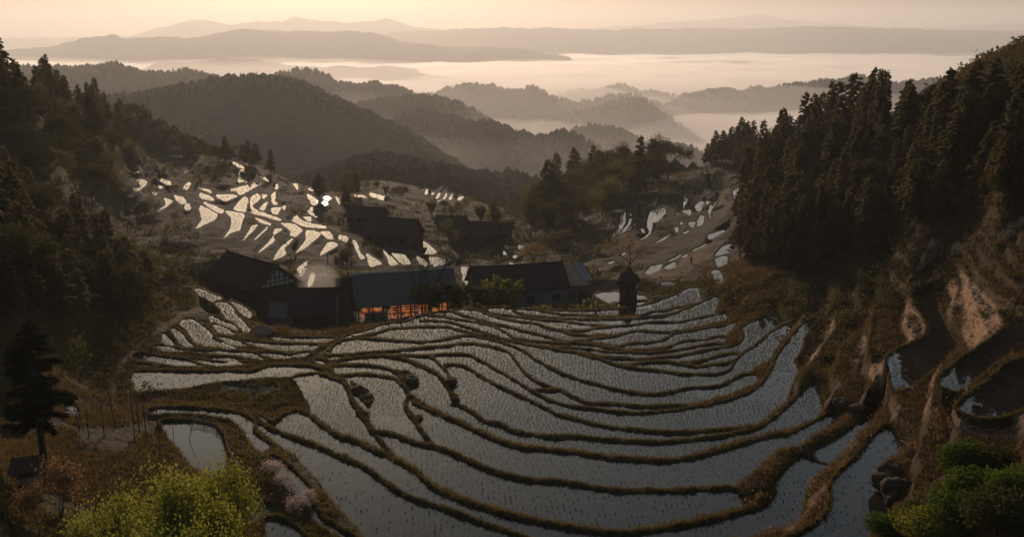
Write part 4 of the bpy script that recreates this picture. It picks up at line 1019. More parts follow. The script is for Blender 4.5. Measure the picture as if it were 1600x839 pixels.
for i in range(9): w.box(-hl + 1.3, -hl + 7, -3.1 + .02*i, -3.05 + .02*i, .1 + i*.09, .15 + i*.09)
w.build('timber_stack', M['orange'], h3)
for zz in (1.9, 2.8):
    w = MB(); w.box(-hl + 5.2, 1.6, -2.95, -2.85, zz, zz + .16); w.build('beam', M['timber'], h3)
# long house with a block wall, windows and the annexe
a_, b_ = at_z(735, 418, -36.5 * HK), at_z(878, 409.5, -36.5 * HK); c_h, rz_h, L_h = line3(a_, b_); L_h /= HK
h4 = house('farmhouse', 'long low farmhouse with dark tiled roof and grey block wall beside the pond', HG, c_h, rz_h, L_h - .8, 7.6, -43.6, -39.7, -36.5, 'block', 'tile', .6)
hl = L_h / 2 - .4
opening(h4, hl - 1.6, 1.6, 1.4, 1.25, -3.8, 'glass', bars=3); opening(h4, hl - 6, 1.6, 1.4, 1.2, -3.8, 'glass', bars=3); opening(h4, hl - 9.5, 0, 1.3, 2.2, -3.8, 'red_wood', name='door', bars=0)
w = MB(); w.box(hl + .01, hl + 3.6, -3.79, 1.8, -2, 4.0); w.build('annexe_wall', M['block'], h4)
rf = MB(); rf.add(*roof_slope(hl + .65, hl + 4.0, -4.4, 4.15, 2.2, 6.2, pitch=.5, seed=5)); rf.build('annexe_roof', M['brown_roof'], h4)
rf = MB(); rf.add(*roof_slope(hl + 3.2, hl + 4.6, -3.6, 4.52, 2.4, 6.42, pitch=.5, seed=6)); rf.build('annexe_roof', M['blue_roof'], h4)['label'] = 'blue grey strip of annexe roof'
opening(h4, hl + .9, 1.7, 1.0, 1.2, -3.8, 'red_wood', bars=0); opening(h4, hl + 2.6, 1.4, 1.0, 1.7, -3.8, 'glass', bars=1)
# hazy houses of the middle valley
def far_house(px, py, rz, L, Wd, e, h, label, wm_='timber', rm_='tile', wins=4):
    q = hit(px, py); o = house('farmhouse', label, 'farmhouses in the middle valley', (q[0], q[1] + Wd/2), rz, L, Wd, q[2], q[2] + e, q[2] + h, wm_, rm_, .8)
    for k in range(wins): opening(o, -L/2 + L * (k + .5) / wins, e * .35, 1.2, 1.2, -Wd/2, 'glass')
    return o
far_house(612, 384, -.42, 13, 8, 2.2, 6.4, 'big dark roofed farmhouse standing over the middle terraces')
far_house(572, 352, -.30, 10, 6, 1.9, 4.6, 'dark roof left of the biggest middle valley farmhouse')
far_house(740, 382, -.12, 12, 7, 2.2, 5.4, 'broad grey roofed farmhouse right of the yellow tree', rm_='tile')
far_house(775, 376, -.2, 8, 5, 2.0, 4.4, 'smaller farmhouse at the right end of the middle valley row')
far_house(705, 362, -.15, 8, 5, 2.0, 4.2, 'small dim farmhouse furthest back in the middle valley')
# ================================================================ haystack, person, poles
q = hit(981, 470); hs = empty('haystack', (q[0], q[1], q[2] - .3)); T(hs, 'tall dark straw stack with a pointed top standing beside the pond', 'haystack')
def lathe(prof, k, mat, name, parent, jit=.06, seed=0):
    r = np.random.default_rng(seed); an = np.arange(k) * 2 * math.pi / k; co = []
    for (rr, z) in prof:
        j = 1 + r.normal(size=k) * jit; co += [(rr * j[i] * math.cos(a), rr * j[i] * math.sin(a), z + r.normal() * jit * .5) for i, a in enumerate(an)]
    n = len(prof); f = [(i*k + j, i*k + (j+1) % k, (i+1)*k + (j+1) % k, (i+1)*k + j) for i in range(n-1) for j in range(k)] + [tuple(range(k))[::-1], tuple((n-1)*k + j for j in range(k))]
    w = MB(); w.add(co, f); return w.build(name, M[mat], parent)
lathe([(1.3, -.8), (1.45, .2), (1.3, 1.0), (1.5, 1.9), (1.35, 2.7), (1.55, 3.4), (1.3, 3.9)], 26, 'straw', 'straw_body', hs, .12, 1)
lathe([(1.8, 3.55), (1.55, 4.1), (1.15, 4.6), (.85, 5.0), (.4, 5.6), (.1, 6.1)], 26, 'straw', 'thatch_cap', hs, .15, 2)
w = MB(); w.bar((0, 0, -1), (0, 0, 6.7), .09, .05); w.build('pole', M['timber'], hs)
def figure(x, y, z, rz):
    o = empty('person', (x, y, z), rz); T(o, 'person in dark clothes walking along the red earth track', 'person')
    def skin(name, V, E, Rr, mat, par):
        me = bpy.data.meshes.new(name); me.from_pydata(V, E, []); me.materials.append(mat); ob = link(name, me, par); md = ob.modifiers.new('skin', 'SKIN'); 
        for i, rr in enumerate(Rr): me.skin_vertices[0].data[i].radius = (rr, rr) if not isinstance(rr, tuple) else rr
        me.skin_vertices[0].data[0].use_root = True; sb = ob.modifiers.new('sub', 'SUBSURF'); sb.levels = sb.render_levels = 1; return ob
    bpy_me_fix = None
    V = [(0, 0, .95), (0, 0, 1.15), (0, .01, 1.38), (0, .02, 1.50), (0, .03, 1.60), (0, .02, 1.70), (-.10, 0, .90), (-.11, .12, .50), (-.11, .02, .08), (-.11, .14, .04), (.10, 0, .90), (.11, -.08, .50), (.11, -.22, .12), (.11, -.12, .05),
         (-.19, 0, 1.40), (-.25, -.08, 1.13), (-.24, .02, .88), (.19, 0, 1.40), (.25, .08, 1.13), (.24, .20, .92)]
    E = [(0, 1), (1, 2), (2, 3), (3, 4), (4, 5), (0, 6), (6, 7), (7, 8), (8, 9), (0, 10), (10, 11), (11, 12), (12, 13), (2, 14), (14, 15), (15, 16), (2, 17), (17, 18), (18, 19)]
    Rr = [.13, .12, .14, .055, .085, .07, .09, .06, .04, .035, .09, .06, .04, .035, .06, .045, .03, .06, .045, .03]
    def addskin(name, V, E, Rr, mat, par):
        me = bpy.data.meshes.new(name); me.from_pydata(V, E, []); me.materials.append(mat); ob = link(name, me, par)
        ob.modifiers.new('skin', 'SKIN')
        if not me.skin_vertices:
            bpy.context.view_layer.objects.active = ob; bpy.ops.mesh.customdata_skin_add()
        for i, rr in enumerate(Rr): me.skin_vertices[0].data[i].radius = (rr, rr)
        me.skin_vertices[0].data[0].use_root = True; sb = ob.modifiers.new('sub', 'SUBSURF'); sb.levels = sb.render_levels = 1; return ob
    skinm = simple('skin', [(.3, (.25, .15, .10)), (.7, (.34, .21, .14))], 3, .6, 0); cloth = simple('dark cloth', [(.3, (.015, .016, .022)), (.7, (.035, .036, .045))], 8, .9, .2, .01)
    addskin('body', V, E, Rr, skinm, o)
    idx_ = [0, 1, 2, 6, 7, 8, 10, 11, 12, 14, 15, 16, 17, 18, 19]; mp = {a: i for i, a in enumerate(idx_)}
    addskin('clothes', [V[i] for i in idx_], [(mp[a], mp[b]) for a, b in E if a in mp and b in mp], [Rr[i] + .02 for i in idx_], cloth, o)
    w = MB(); w.tube([(0, .02, 1.66), (0, .02, 1.72), (0, .02, 1.78)], [.10, .105, .05], 10); w.build('hair', cloth, o, True)
q = hit(1080, 413); figure(q[0], q[1], q[2], .6)
for (px, pt, pb, lab) in ((596, 366, 398, 'short pole among the bright terraces above the stilt house'), (512, 395, 412, 'thin pole beside the dark lattice gable'), (547, 372, 395, 'thin leaning pole below the sun glint')):
    q = hit(px, pb); top = -(q[2] - (ray(px, pt)[2] / ray(px, pt)[1]) * q[1]); o = empty('utility_pole', q); T(o, 'wooden ' + lab, 'pole', 'poles on the terraces')
    w = MB(); w.bar((0, 0, -.5), (.05, 0, top), .11, .08); w.build('shaft', M['timber'], o); w = MB(); w.bar((-.7, 0, top - .5), (.7, 0, top - .45), .06); w.build('crossarm', M['timber'], o)
def top_h(q, px, pt): 
    dx, dy, dz = ray(px, pt); return dz / dy * q[1] - q[2]
def single(name, meshes, mh, px, pb, pt, label, cat, group=None, wide=1.0, parts=('trunk', 'crown'), sink=.1, rz=None, yy=None):
    q = hit(px, pb)
    if yy: dx, dy, dz = ray(px, (pb + pt) / 2); q = (dx / dy * yy, yy, height(dx / dy * yy, yy))
    s = max(.1, top_h(q, px, pt)) / top_of(meshes); return plant(name, meshes, q[0], q[1], q[2] - sink, (s * wide, s * wide, s), label, cat, group, rz, parts)
single('bare_tree', BARE[0], 9, 667, 470, 376, 'tall bare tree rising in front of the blue grey roof', 'tree', wide=.55, yy=159)
single('bare_tree', BARE[1], 9, 652, 476, 380, 'thin bare tree leaning behind the palms', 'tree', wide=.4, yy=159)
single('bare_tree', BARE[2], 9, 785, 440, 372, 'bare tree behind the ridge of the long farmhouse', 'tree', wide=.4, yy=186)
single('rust_tree', RU[0], 7, 832, 424, 375, 'brown leafed tree behind the roof of the long farmhouse', 'tree', wide=1.1)
single('rust_tree', RU[1], 7, 985, 432, 358, 'rust coloured tree rising behind the haystack', 'tree', wide=.9)
single('yellow_tree', OL[0], 8, 702, 392, 338, 'yellowish tree in front of the middle valley farmhouses', 'tree', wide=.8)
single('conifer', FIR[2], 13, 500, 312, 268, 'single dark conifer beside the sun glint', 'conifer', wide=1.3)
single('conifer', FIR[4], 13, 540, 318, 285, 'smaller conifer right of the sun glint', 'conifer', wide=1.2)
single('broadleaf_tree', BR[1], 9, 545, 450, 385, 'dark tree in front of the terraces above the stilt house', 'tree', wide=.9)
single('broadleaf_tree', BR[3], 9, 500, 448, 415, 'small dark tree behind the low black roofed house', 'tree', wide=.9)
# palms and bamboo in front of the houses
def palm_mesh(seed, h):
    r = np.random.default_rng(seed); tr = MB(); tr.tube([(0, 0, -.4), (.1, 0, h*.4), (.05, .05, h*.85)], [.16, .13, .12], 8); P = []; F_ = []; n = 0; co = []; f = []
    for i in range(30):
        az = r.random() * 6.283; el = -.5 + 1.9 * r.random(); d = np.array([math.cos(az) * math.cos(el), math.sin(az) * math.cos(el), math.sin(el)]); c = np.array([.05, .05, h * .85]) + d * (.7 + .4 * r.random()); side = np.cross(d, (0, 0, 1)); side /= np.linalg.norm(side) + 1e-9; upv = np.cross(side, d)
        tr.bar((.05, .05, h*.85), c, .02, .012, 3)
        for k in range(15):
            a = -1.35 + 2.7 * k / 14; e = d * math.cos(a) + side * math.sin(a); L = 1.25 * (1 - .2 * abs(a)); tip = c + e * L - np.array([0, 0, .14]); wv = np.cross(e, upv) * .06
            co += [c, c + e * L * .5 + wv, tip, c + e * L * .5 - wv]; f.append((n, n+1, n+2, n+3)); n += 4
    return tr.mesh('trunk', M['bark'], True), mesh_from('crown', np.array(co), f, M['palm'])
PALM = [palm_mesh(i, 4.5) for i in range(3)]
for i, (px, pb, pt, lab) in enumerate(((658, 492, 440, 'leftmost palm in front of the orange sheets'), (672, 491, 448, 'palm beside the tall bare tree trunk'), (700, 487, 436, 'bushy palm at the right end of the stilt house'), (716, 487, 455, 'low palm between the two farmhouses'), (745, 485, 440, 'palm before the dark end of the long farmhouse'))):
    single('palm_tree', PALM[i % 3], 5.2, px, pb, pt, lab, 'palm', 'palms in front of the farmhouses', 1.1, yy=158 + i)
for i, (px, pb, pt, lab) in enumerate(((765, 487, 440, 'feathery yellow green bamboo by the long farmhouse'), (790, 487, 432, 'taller bamboo clump leaning over the long farmhouse eave'), (730, 486, 452, 'small bamboo clump between the farmhouses'))):
    single('bamboo', BAM[i], 8, px, pb, pt, lab, 'bamboo', 'bamboo in front of the long farmhouse', 1.2, yy=163 + i)
# white bowl-shaped tarpaulin lying by the path
q = hit(409, 521); o = empty('tarpaulin', (q[0], q[1], q[2])); T(o, 'pale rounded tarpaulin lying in front of the lean-to', 'tarpaulin')
w = MB(); k = 18; co = []; f = []
for j in range(5):
    for i in range(k): a = 6.283 * i / k; rr = 1.9 * math.cos(j * .38) * (1 + .07 * math.sin(a * 5)); co.append((rr * math.cos(a), rr * math.sin(a) * .7, -.3 + 1.5 * math.sin(j * .38) + .05 * math.sin(a*7)))
f = [(j*k + i, j*k + (i+1) % k, (j+1)*k + (i+1) % k, (j+1)*k + i) for j in range(4) for i in range(k)] + [tuple(4*k + i for i in range(k))]
w.add(co, f); w.build('cover', M['pink'], o, True); w = MB(); w.tube([(2.0 * math.cos(6.283*i/18), 1.4 * math.sin(6.283*i/18), -.2) for i in range(19)], [.06] * 19); w.build('rope', M['timber'], o)

# ================================================================ foreground things
def pick(px, pb): q = hit(px, pb); return q
NC_ = [conifer_mesh(200 + i, 10, 2.9, 24000, .15, .36, 'fir_near') for i in range(1)]
single('conifer', NC_[0], 10, 72, 742, 497, 'lone dark conifer standing on the grassy knoll in the left foreground', 'conifer', wide=1.15)
LIME = [broad_mesh(300 + i, 7, 15000, .07, 'lime', spread=.62, trunk_t=.16, depth=5, cl=1.0) for i in range(3)]
for i, (px, yy, pt, sc, lab) in enumerate(((205, 50, 722, .9, 'leftmost yellow green bush at the foot of the knoll'), (275, 47, 704, .95, 'big yellow green bush in front of the netted pond'), (350, 52, 715, .85, 'yellow green bush at the right end of the row near the blossom'), (215, 43, 775, .85, 'lowest yellow green bush at the bottom edge'), (300, 42, 780, .75, 'yellow green bush at the bottom edge under the pond'))):
    u = (px - 800) / 1396; x = u * yy; z = height(x, yy); top = (ray(px, pt)[2] / ray(px, pt)[1]) * yy
    s = max(.5, (top - z) / top_of(LIME[i % 3])); plant('yellow_green_bush', LIME[i % 3], x, yy, z - .1, (s * sc * .75, s * sc * .75, s), lab, 'bush', 'yellow green bushes in the left foreground')
RS = [broad_mesh(320 + i, 5, 1500, .12, 'rust', spread=.4, trunk_t=.2, depth=4, cl=.9, bark='pale_bark') for i in range(2)]
for i, (px, pb, pt, lab) in enumerate(((98, 835, 705, 'spindly shrub with rusty leaves beside the lone conifer'), (118, 800, 730, 'smaller rusty leaved shrub on the knoll'), (60, 838, 745, 'rusty leaved shrub in the bottom left corner'))):
    single('rust_shrub', RS[i % 2], 5, px, pb, pt, lab, 'shrub', 'rusty leaved shrubs on the knoll', .7)
PK = [broad_mesh(330 + i, 2.0, 1500, .07, 'pink', spread=.7, trunk_t=.15, depth=4, cl=1.1) for i in range(2)]
for i, (px, pb, lab) in enumerate(((428, 742, 'topmost pale pink blossoming shrub on the pond bank'), (443, 768, 'pale pink blossoming shrub in the middle of the bank'), (462, 800, 'lowest pale pink blossoming shrub by the narrow paddy'), (478, 790, 'small blossoming shrub leaning over the water'))):
    q = pick(px, pb); plant('blossom_shrub', PK[i % 2], q[0], q[1], q[2], (1.0 - .1*i, 1.0 - .1*i, .8), lab, 'shrub', 'blossoming shrubs on the pond bank')
GB = [bush_mesh(340 + i, 4.4, 3.0, 9000, .12, m_, 9) for i, m_ in enumerate(['green', 'green', 'broad'])] + [bush_mesh(345, 4.4, 2.6, 9000, .10, 'lime', 9)]
for i, (px, pb, k, s, lab) in enumerate(((1492, 745, 0, .95, 'round bright green bush below the pale net'), (1508, 812, 1, 1.15, 'broad green bush in the middle of the lower right bank'), (1398, 845, 1, .8, 'green bush at the edge of the lowest paddy'), (1460, 850, 3, .95, 'yellow flecked bush at the bottom right edge'), (1555, 745, 2, .8, 'dark green bush under the right end of the net'), (1560, 830, 2, 1.0, 'dark bush in the bottom right corner'), (1430, 815, 2, .55, 'small dark shrub on the mossy bank'), (1590, 780, 1, .8, 'green bush at the right edge'))):
    q = pick(px, pb); plant('green_bush', GB[k], q[0], q[1], q[2] - .2, s, lab, 'bush', 'green bushes on the lower right bank', parts=('stem', 'foliage'))
# boulders and crumbled earth heaps
def rock(px, pb, s, mat, label, name='boulder', seed=0, flat=.5):
    import bmesh
    q = pick(px, pb); r = np.random.default_rng(seed); bm = bmesh.new(); bmesh.ops.create_icosphere(bm, subdivisions=4, radius=1); V = np.array([v.co[:] for v in bm.verts])
    n = 1 + .28 * vnoise(V[:, 0] + V[:, 2]*.7 + seed, V[:, 1] + V[:, 2] * .5, 1.6, seed) + .14 * vnoise(V[:, 0] + V[:, 2] + seed, V[:, 1] - V[:, 2], 4.3, seed) + .05 * vnoise(V[:, 0] * 2 + V[:, 2], V[:, 1] * 2 - V[:, 2], 9, seed)
    for v, k in zip(bm.verts, n): v.co = v.co * float(k); v.co.z *= flat
    me = bpy.data.meshes.new(name); bm.to_mesh(me); bm.free(); me.materials.append(mat); me.polygons.foreach_set('use_smooth', [True] * len(me.polygons))
    o = link(name, me, None, (q[0], q[1], q[2] + s * .1)); o.scale = (s, s, s); o.rotation_euler = (0, 0, seed); T(o, label, 'earth heap' if 'earth' in label else 'boulder'); return o
M['earth'] = simple('crumbled brown earth', [(.3, (.026, .018, .010)), (.7, (.095, .060, .030))], 3, .95, .9, .15); M['stone'] = simple('grey brown stone', [(.3, (.040, .030, .024)), (.7, (.13, .10, .08))], 3, .85, .7, .08)
rock(638, 596, 1.05, M['earth'], 'dark lump of slumped earth at the upper end of the middle paddies', 'earth_heap', 1)
rock(704, 598, .75, M['earth'], 'smaller dark earth lump beside the short wall', 'earth_heap', 2)
rock(562, 610, .8, M['earth'], 'reddish earth slump on the thick wall beside the glittering paddy', 'earth_heap', 3)
rock(574, 622, .6, M['earth'], 'low earth slump next to the glittering paddy', 'earth_heap', 4)
rock(709, 625, .45, M['earth'], 'small earth lump on the curved wall below the short wall', 'earth_heap', 5)
rock(1388, 752, 1.4, M['earth'], 'big broken earth heap jutting into the lowest right paddy', 'earth_heap', 6, .9)
rock(1404, 772, 1.2, M['earth'], 'lower broken earth heap beside the big one', 'earth_heap', 7, .9)
rock(1392, 735, .7, M['stone'], 'pale stone resting on top of the broken bank', seed=8)
rock(1370, 771, .42, M['stone'], 'small dark boulder standing alone in the lowest right paddy', seed=9)
rock(1318, 632, 1.0, M['earth'], 'dark earth heap above the nested paddies on the right', 'earth_heap', 10)
rock(1341, 640, .8, M['earth'], 'crumbled earth heap beside the dark one on the right', 'earth_heap', 11)
# pole fence by the pond
fo = pick(215, 665); fe = empty('pole_fence', fo); T(fe, 'rickety fence of dark poles and rails along the knoll', 'fence')
def post3(px, pb, pt, dx=0, par=fe):
    q = pick(px, pb); h = top_h(q, px, pt); w = MB(); a = np.array(q) - np.array(fo); w.tube([a - (0, 0, .3), a + (dx * .4, 0, h * .5), a + (dx, 0, h)], [.055, .05, .035], 6); w.build('post', M['timber'], par); return a, h
posts = [post3(*p) for p in ((124, 674, 632, -.3), (139, 684, 640), (163, 684, 630), (180, 670, 602, -.35), (211, 690, 612), (218, 676, 610), (229, 690, 630), (251, 716, 640))]
def rail(a, b_, za, zb, r_=.03):
    w = MB(); p = posts[a][0] + (0, 0, posts[a][1] * za); q = posts[b_][0] + (0, 0, posts[b_][1] * zb); w.tube([p, (p + q) / 2 + (0, 0, .06), q], [r_, r_*.9, r_*.7], 5); w.build('rail', M['timber'], fe)
for a, b_, za, zb in ((0, 3, .9, .62), (0, 2, .3, .35), (2, 4, .35, .42), (3, 5, .55, .9), (4, 6, .4, .5), (6, 7, .55, .75), (5, 7, .8, .3), (1, 2, .95, .8)): rail(a, b_, za, zb)
for (px, pb, pt, dx, lab) in ((271, 690, 655, .1, 'thin stake standing in the netted pond near the fence'), (294, 690, 660, .6, 'leaning stake in the middle of the netted pond'), (680, 839, 815, 0, 'thin stake standing in the big lowest paddy'), (1519, 685, 655, 0, 'short dark stake holding up the pale net')):
    q = pick(px, pb); o = empty('stake', q); T(o, lab, 'stake'); w = MB(); h = top_h(q, px, pt); w.tube([(0, 0, -.3), (dx * .5, 0, h * .5), (dx, 0, h)], [.035, .03, .02], 5); w.build('shaft', M['timber'], o)
# nets
mn, nn_, on_ = newmat('fishing net'); nb_ = NB(nn_); dn = nb_.add('ShaderNodeBsdfDiffuse'); dn.inputs[0].default_value = (.42, .30, .24, 1); tn = nb_.add('ShaderNodeBsdfTransparent'); xn = nb_.add('ShaderNodeMixShader'); gg = nb_.add('ShaderNodeNewGeometry')
fc = nb_.ramp(nb_.noise(3.0, 5, .7, gg.outputs['Position']), [(.3, (.16,)*3), (.7, (.60,)*3)]); nb_.link(fc, xn.inputs[0]); nb_.link(tn.outputs[0], xn.inputs[1]); nb_.link(dn.outputs[0], xn.inputs[2]); nb_.link(xn.outputs[0], on_.inputs[0]); M['net'] = mn
def net(name, pts, hh, label, seed):
    q0 = pick(*pts[0]); o = empty(name, q0); T(o, label, 'net'); P = [np.array(pick(*p)) - np.array(q0) for p in pts]; r = np.random.default_rng(seed); co = []; n = 0
    dense = []
    for a, b_ in zip(P[:-1], P[1:]):
        for t in np.linspace(0, 1, 9)[:-1]: dense.append(a * (1 - t) + b_ * t)
    dense.append(P[-1]); m = 7
    for i, p in enumerate(dense):
        hi = hh * (.8 + .2 * abs(math.cos(i * math.pi / 8)))
        for j in range(m): co.append(p + np.array([.10 * r.normal() * .4, .35 * math.sin(j / (m-1) * 3.1) + .05 * r.normal(), hi * j / (m - 1) - .05]))
    k = len(dense); f = [(i*m + j, (i+1)*m + j, (i+1)*m + j + 1, i*m + j + 1) for i in range(k - 1) for j in range(m - 1)]
    w = MB(); w.add(co, f); w.build('mesh_sheet', M['net'], o, True)
    w = MB(); w.tube([co[i*m + m - 1] for i in range(k)], [.028] * k, 5); w.build('rope', M['net'], o)
    for i in range(0, k, 8): w = MB(); w.bar(dense[i] - (0, 0, .3), dense[i] + (0, 0, hh + .15), .03); w.build('stake', M['timber'], o)
net('fish_net', [(1488, 664), (1500, 676), (1519, 684), (1545, 690), (1575, 688), (1600, 676)], 1.0, 'pale sagging net strung below the right hand terrace', 1)
net('fish_net', [(297, 656), (318, 662), (338, 668), (350, 684), (353, 700), (362, 722), (378, 742), (396, 752)], .75, 'pale pink net strung along the far bank of the pond', 2)
# hutch on the knoll
q = pick(44, 752); o = empty('hutch', q, .35); T(o, 'small dark wooden hutch with a leaning board on the knoll', 'hutch'); w = MB(); w.box(-.9, .9, -.7, .7, -.3, 1.0); w.build('box', M['timber'], o)
w = MB(); w.add([(-1.1, -.95, .98), (1.1, -.95, .98), (1.1, .95, 1.45), (-1.1, .95, 1.45), (-1.1, -.95, 1.05), (1.1, -.95, 1.05), (1.1, .95, 1.52), (-1.1, .95, 1.52)], [(0, 3, 2, 1), (4, 5, 6, 7), (0, 1, 5, 4), (1, 2, 6, 5), (2, 3, 7, 6), (3, 0, 4, 7)]); w.build('lid', M['timber'], o)
w = MB(); w.add([(-1.0, -2.0, .02), (1.5, -1.5, .02), (1.6, -.9, .75), (-.9, -1.3, .7), (-1.0, -2.0, .07), (1.5, -1.5, .07), (1.6, -.9, .8), (-.9, -1.3, .75)], [(0, 3, 2, 1), (4, 5, 6, 7), (0, 1, 5, 4), (1, 2, 6, 5), (2, 3, 7, 6), (3, 0, 4, 7)]); w.build('board', M['plank'], o)
# ================================================================ uncountable cover
def grid_points(n, rmin, rmax, mask, seed):
    r = np.random.default_rng(seed); jj, ii = np.nonzero(mask[rmin:rmax]); k = r.integers(0, len(jj), n); jj = jj[k] + rmin; ii = ii[k]
    a = r.random(n); b = r.random(n); i2 = np.minimum(ii + 1, NC - 1); j2 = np.minimum(jj + 1, NR - 1)
    f = lambda G: (G[jj, ii]*(1-a)*(1-b) + G[jj, i2]*a*(1-b) + G[j2, ii]*(1-a)*b + G[j2, i2]*a*b); return f(X), f(Y), f(H), jj, ii, r
vis_u = (np.abs(U) < .62)
rI = lambda y: int(np.searchsorted(YS, y))
def blades(x, y, z, h, w_, nb, r, lean=.35):
    n = len(x); N = n * nb; X_ = np.repeat(x, nb) + r.normal(size=N) * w_.repeat(nb) * 1.2; Y_ = np.repeat(y, nb) + r.normal(size=N) * w_.repeat(nb) * 1.2; Z_ = np.repeat(z, nb); Hh = h.repeat(nb) * (.6 + .6 * r.random(N)); a = r.random(N) * 6.283; ww = w_.repeat(nb) * .35
    dx, dy = np.cos(a) * ww, np.sin(a) * ww; lx, ly = r.normal(size=N) * Hh * lean, r.normal(size=N) * Hh * lean
    co = np.stack([np.c_[X_ - dx, Y_ - dy, Z_ - .03], np.c_[X_ + dx, Y_ + dy, Z_ - .03], np.c_[X_ + lx, Y_ + ly, Z_ + Hh]], 1).reshape(-1, 3); return co, np.arange(3 * N).reshape(-1, 3)
def stuff(name, co, f, mat, label):
    o = link(name, mesh_from(name, co, f, mat)); o['kind'] = 'stuff'; o['label'] = label; return o
M['grass'] = leafmat('dry and green grass', (.030, .036, .010), (.085, .070, .026), .45, (.26, .18, .05)); M['straw_grass'] = leafmat('dead straw grass', (.050, .034, .018), (.125, .085, .045), .4, (.26, .17, .08))
gmask = (land | (KD == 3)) & vis_u
notroad = samp(roads, PXf, PYf) < .5
bm_ = bund & gmask & notroad
x, y, z, jj, ii, r = grid_points(60000, rI(50), rI(165), bm_, 1)
co, f = blades(x, y, z, np.clip(.20 - .0009 * y, .06, .2) * (.7 + .8 * r.random(len(x))), .05 + .0007 * y, 4, r); stuff('wall_grass', co, f, M['grass'], 'short grass on the earth walls between the paddies')
om_ = gmask & ~bund & notroad & ~((samp(banks, PXf, PYf) > .5) & (vnoise(X, Y, .5, 5) > -.3))
x, y, z, jj, ii, r = grid_points(60000, rI(34), rI(175), om_, 2); keep = (vnoise(x, y, .25, 3) > -.35) & ((U[jj, ii] < .3) | (vnoise(x, y, .2, 7) > .25)); x, y, z = x[keep], y[keep], z[keep]
co, f = blades(x, y, z, .12 + .0018 * y * (1 + r.random(len(x))), .06 + .0012 * y, 5, r); stuff('meadow_grass', co, f, M['grass'], 'rough green grass on the banks and the knoll')
bk_ = samp(banks, PXf, PYf) > .5; om2 = om_ & (U > .2) & ~bk_ & ~(LEDGE > .5)
x, y, z, jj, ii, r = grid_points(26000, rI(45), rI(190), om2, 3)
co, f = blades(x, y, z, .12 + .002 * y * (1 + r.random(len(x))), .06 + .0013 * y, 5, r, .6); stuff('dead_grass', co, f, M['straw_grass'], 'brown dead grass hanging over the right hand banks')
x, y, z, jj, ii, r = grid_points(16000, rI(60), rI(200), om_ & (U < -.05), 4); keep = vnoise(x, y, .15, 11) > .0; x, y, z = x[keep], y[keep], z[keep]
co, f = blades(x, y, z, .15 + .002 * y * (1 + r.random(len(x))), .06 + .0013 * y, 5, r, .6); stuff('bracken', co, f, M['straw_grass'], 'rusty bracken on the left hand slope')
def clumps(x, y, z, s, k, lf, r, mat, name, label):
    rm = LS[np.clip(np.searchsorted(YS, y), 0, NR-1), np.clip(((x / y) - US[0]) / (US[1] - US[0]) + .5, 0, NC - 1).astype(int)] * y - z
    kk = (y < 150) | (rm > s * 1.1); x, y, z, s = x[kk], y[kk], z[kk], s[kk]
    n = len(x); C_ = np.stack([x, y, z], 1).repeat(k, 0); S_ = s.repeat(k); P = C_ + r.normal(size=(n*k, 3)) * (S_ * .5)[:, None] * (1, 1, .6) + np.c_[np.zeros((n*k, 2)), S_ * .4]
    d = r.normal(size=(n*k, 3)); d /= np.linalg.norm(d, axis=1)[:, None]; w = np.cross(d, r.normal(size=(n*k, 3))); w /= np.linalg.norm(w, axis=1)[:, None]; q = (S_ * lf * (.6 + .8 * r.random(n*k)))[:, None]
    co = np.stack([P, P + d*q*.7 + w*q*.5, P + d*q*1.5, P + d*q*.7 - w*q*.5], 1).reshape(-1, 3); return stuff(name, co, np.arange(4*n*k).reshape(-1, 4), mat, label)
sm_ = gmask & notroad & ~bund & ~(FRONT & (Y > 170))
x, y, z, jj, ii, r = grid_points(11000, rI(150), rI(520), sm_, 5); keep = (vnoise(x, y, .03, 5) + .5 * vnoise(x, y, .09, 6) > -.15); x, y, z = x[keep], y[keep], z[keep]
clumps(x, y, z, .5 + 1.0 * r.random(len(x)), 16, .34, r, M['broad'], 'scrub', 'dark scrub over the middle hillsides')
x, y, z, jj, ii, r = grid_points(9000, rI(150), rI(560), sm_ , 6); keep = (vnoise(x, y, .04, 15) > .1); x, y, z = x[keep], y[keep], z[keep]
clumps(x, y, z, .5 + .9 * r.random(len(x)), 14, .34, r, M['olive'], 'light_scrub', 'pale spring scrub over the middle hillsides')
x, y, z, jj, ii, r = grid_points(2400, rI(104), rI(190), sm_ & ((U < -.38) | ((U > .27) & (Y > 125))), 7)
clumps(x, y, z, .5 + 1.1 * r.random(len(x)), 34, .20, r, M['broad'], 'undergrowth', 'dark undergrowth between the forest trees')
x, y, z, jj, ii, r = grid_points(900, rI(55), rI(150), sm_ & (U > .25), 8); keep = vnoise(x, y, .15, 15) > .1; x, y, z = x[keep], y[keep], z[keep]
clumps(x, y, z, .3 + .5 * r.random(len(x)), 40, .16, r, M['rust'], 'rusty_scrub', 'rusty scrub on the right hand banks')
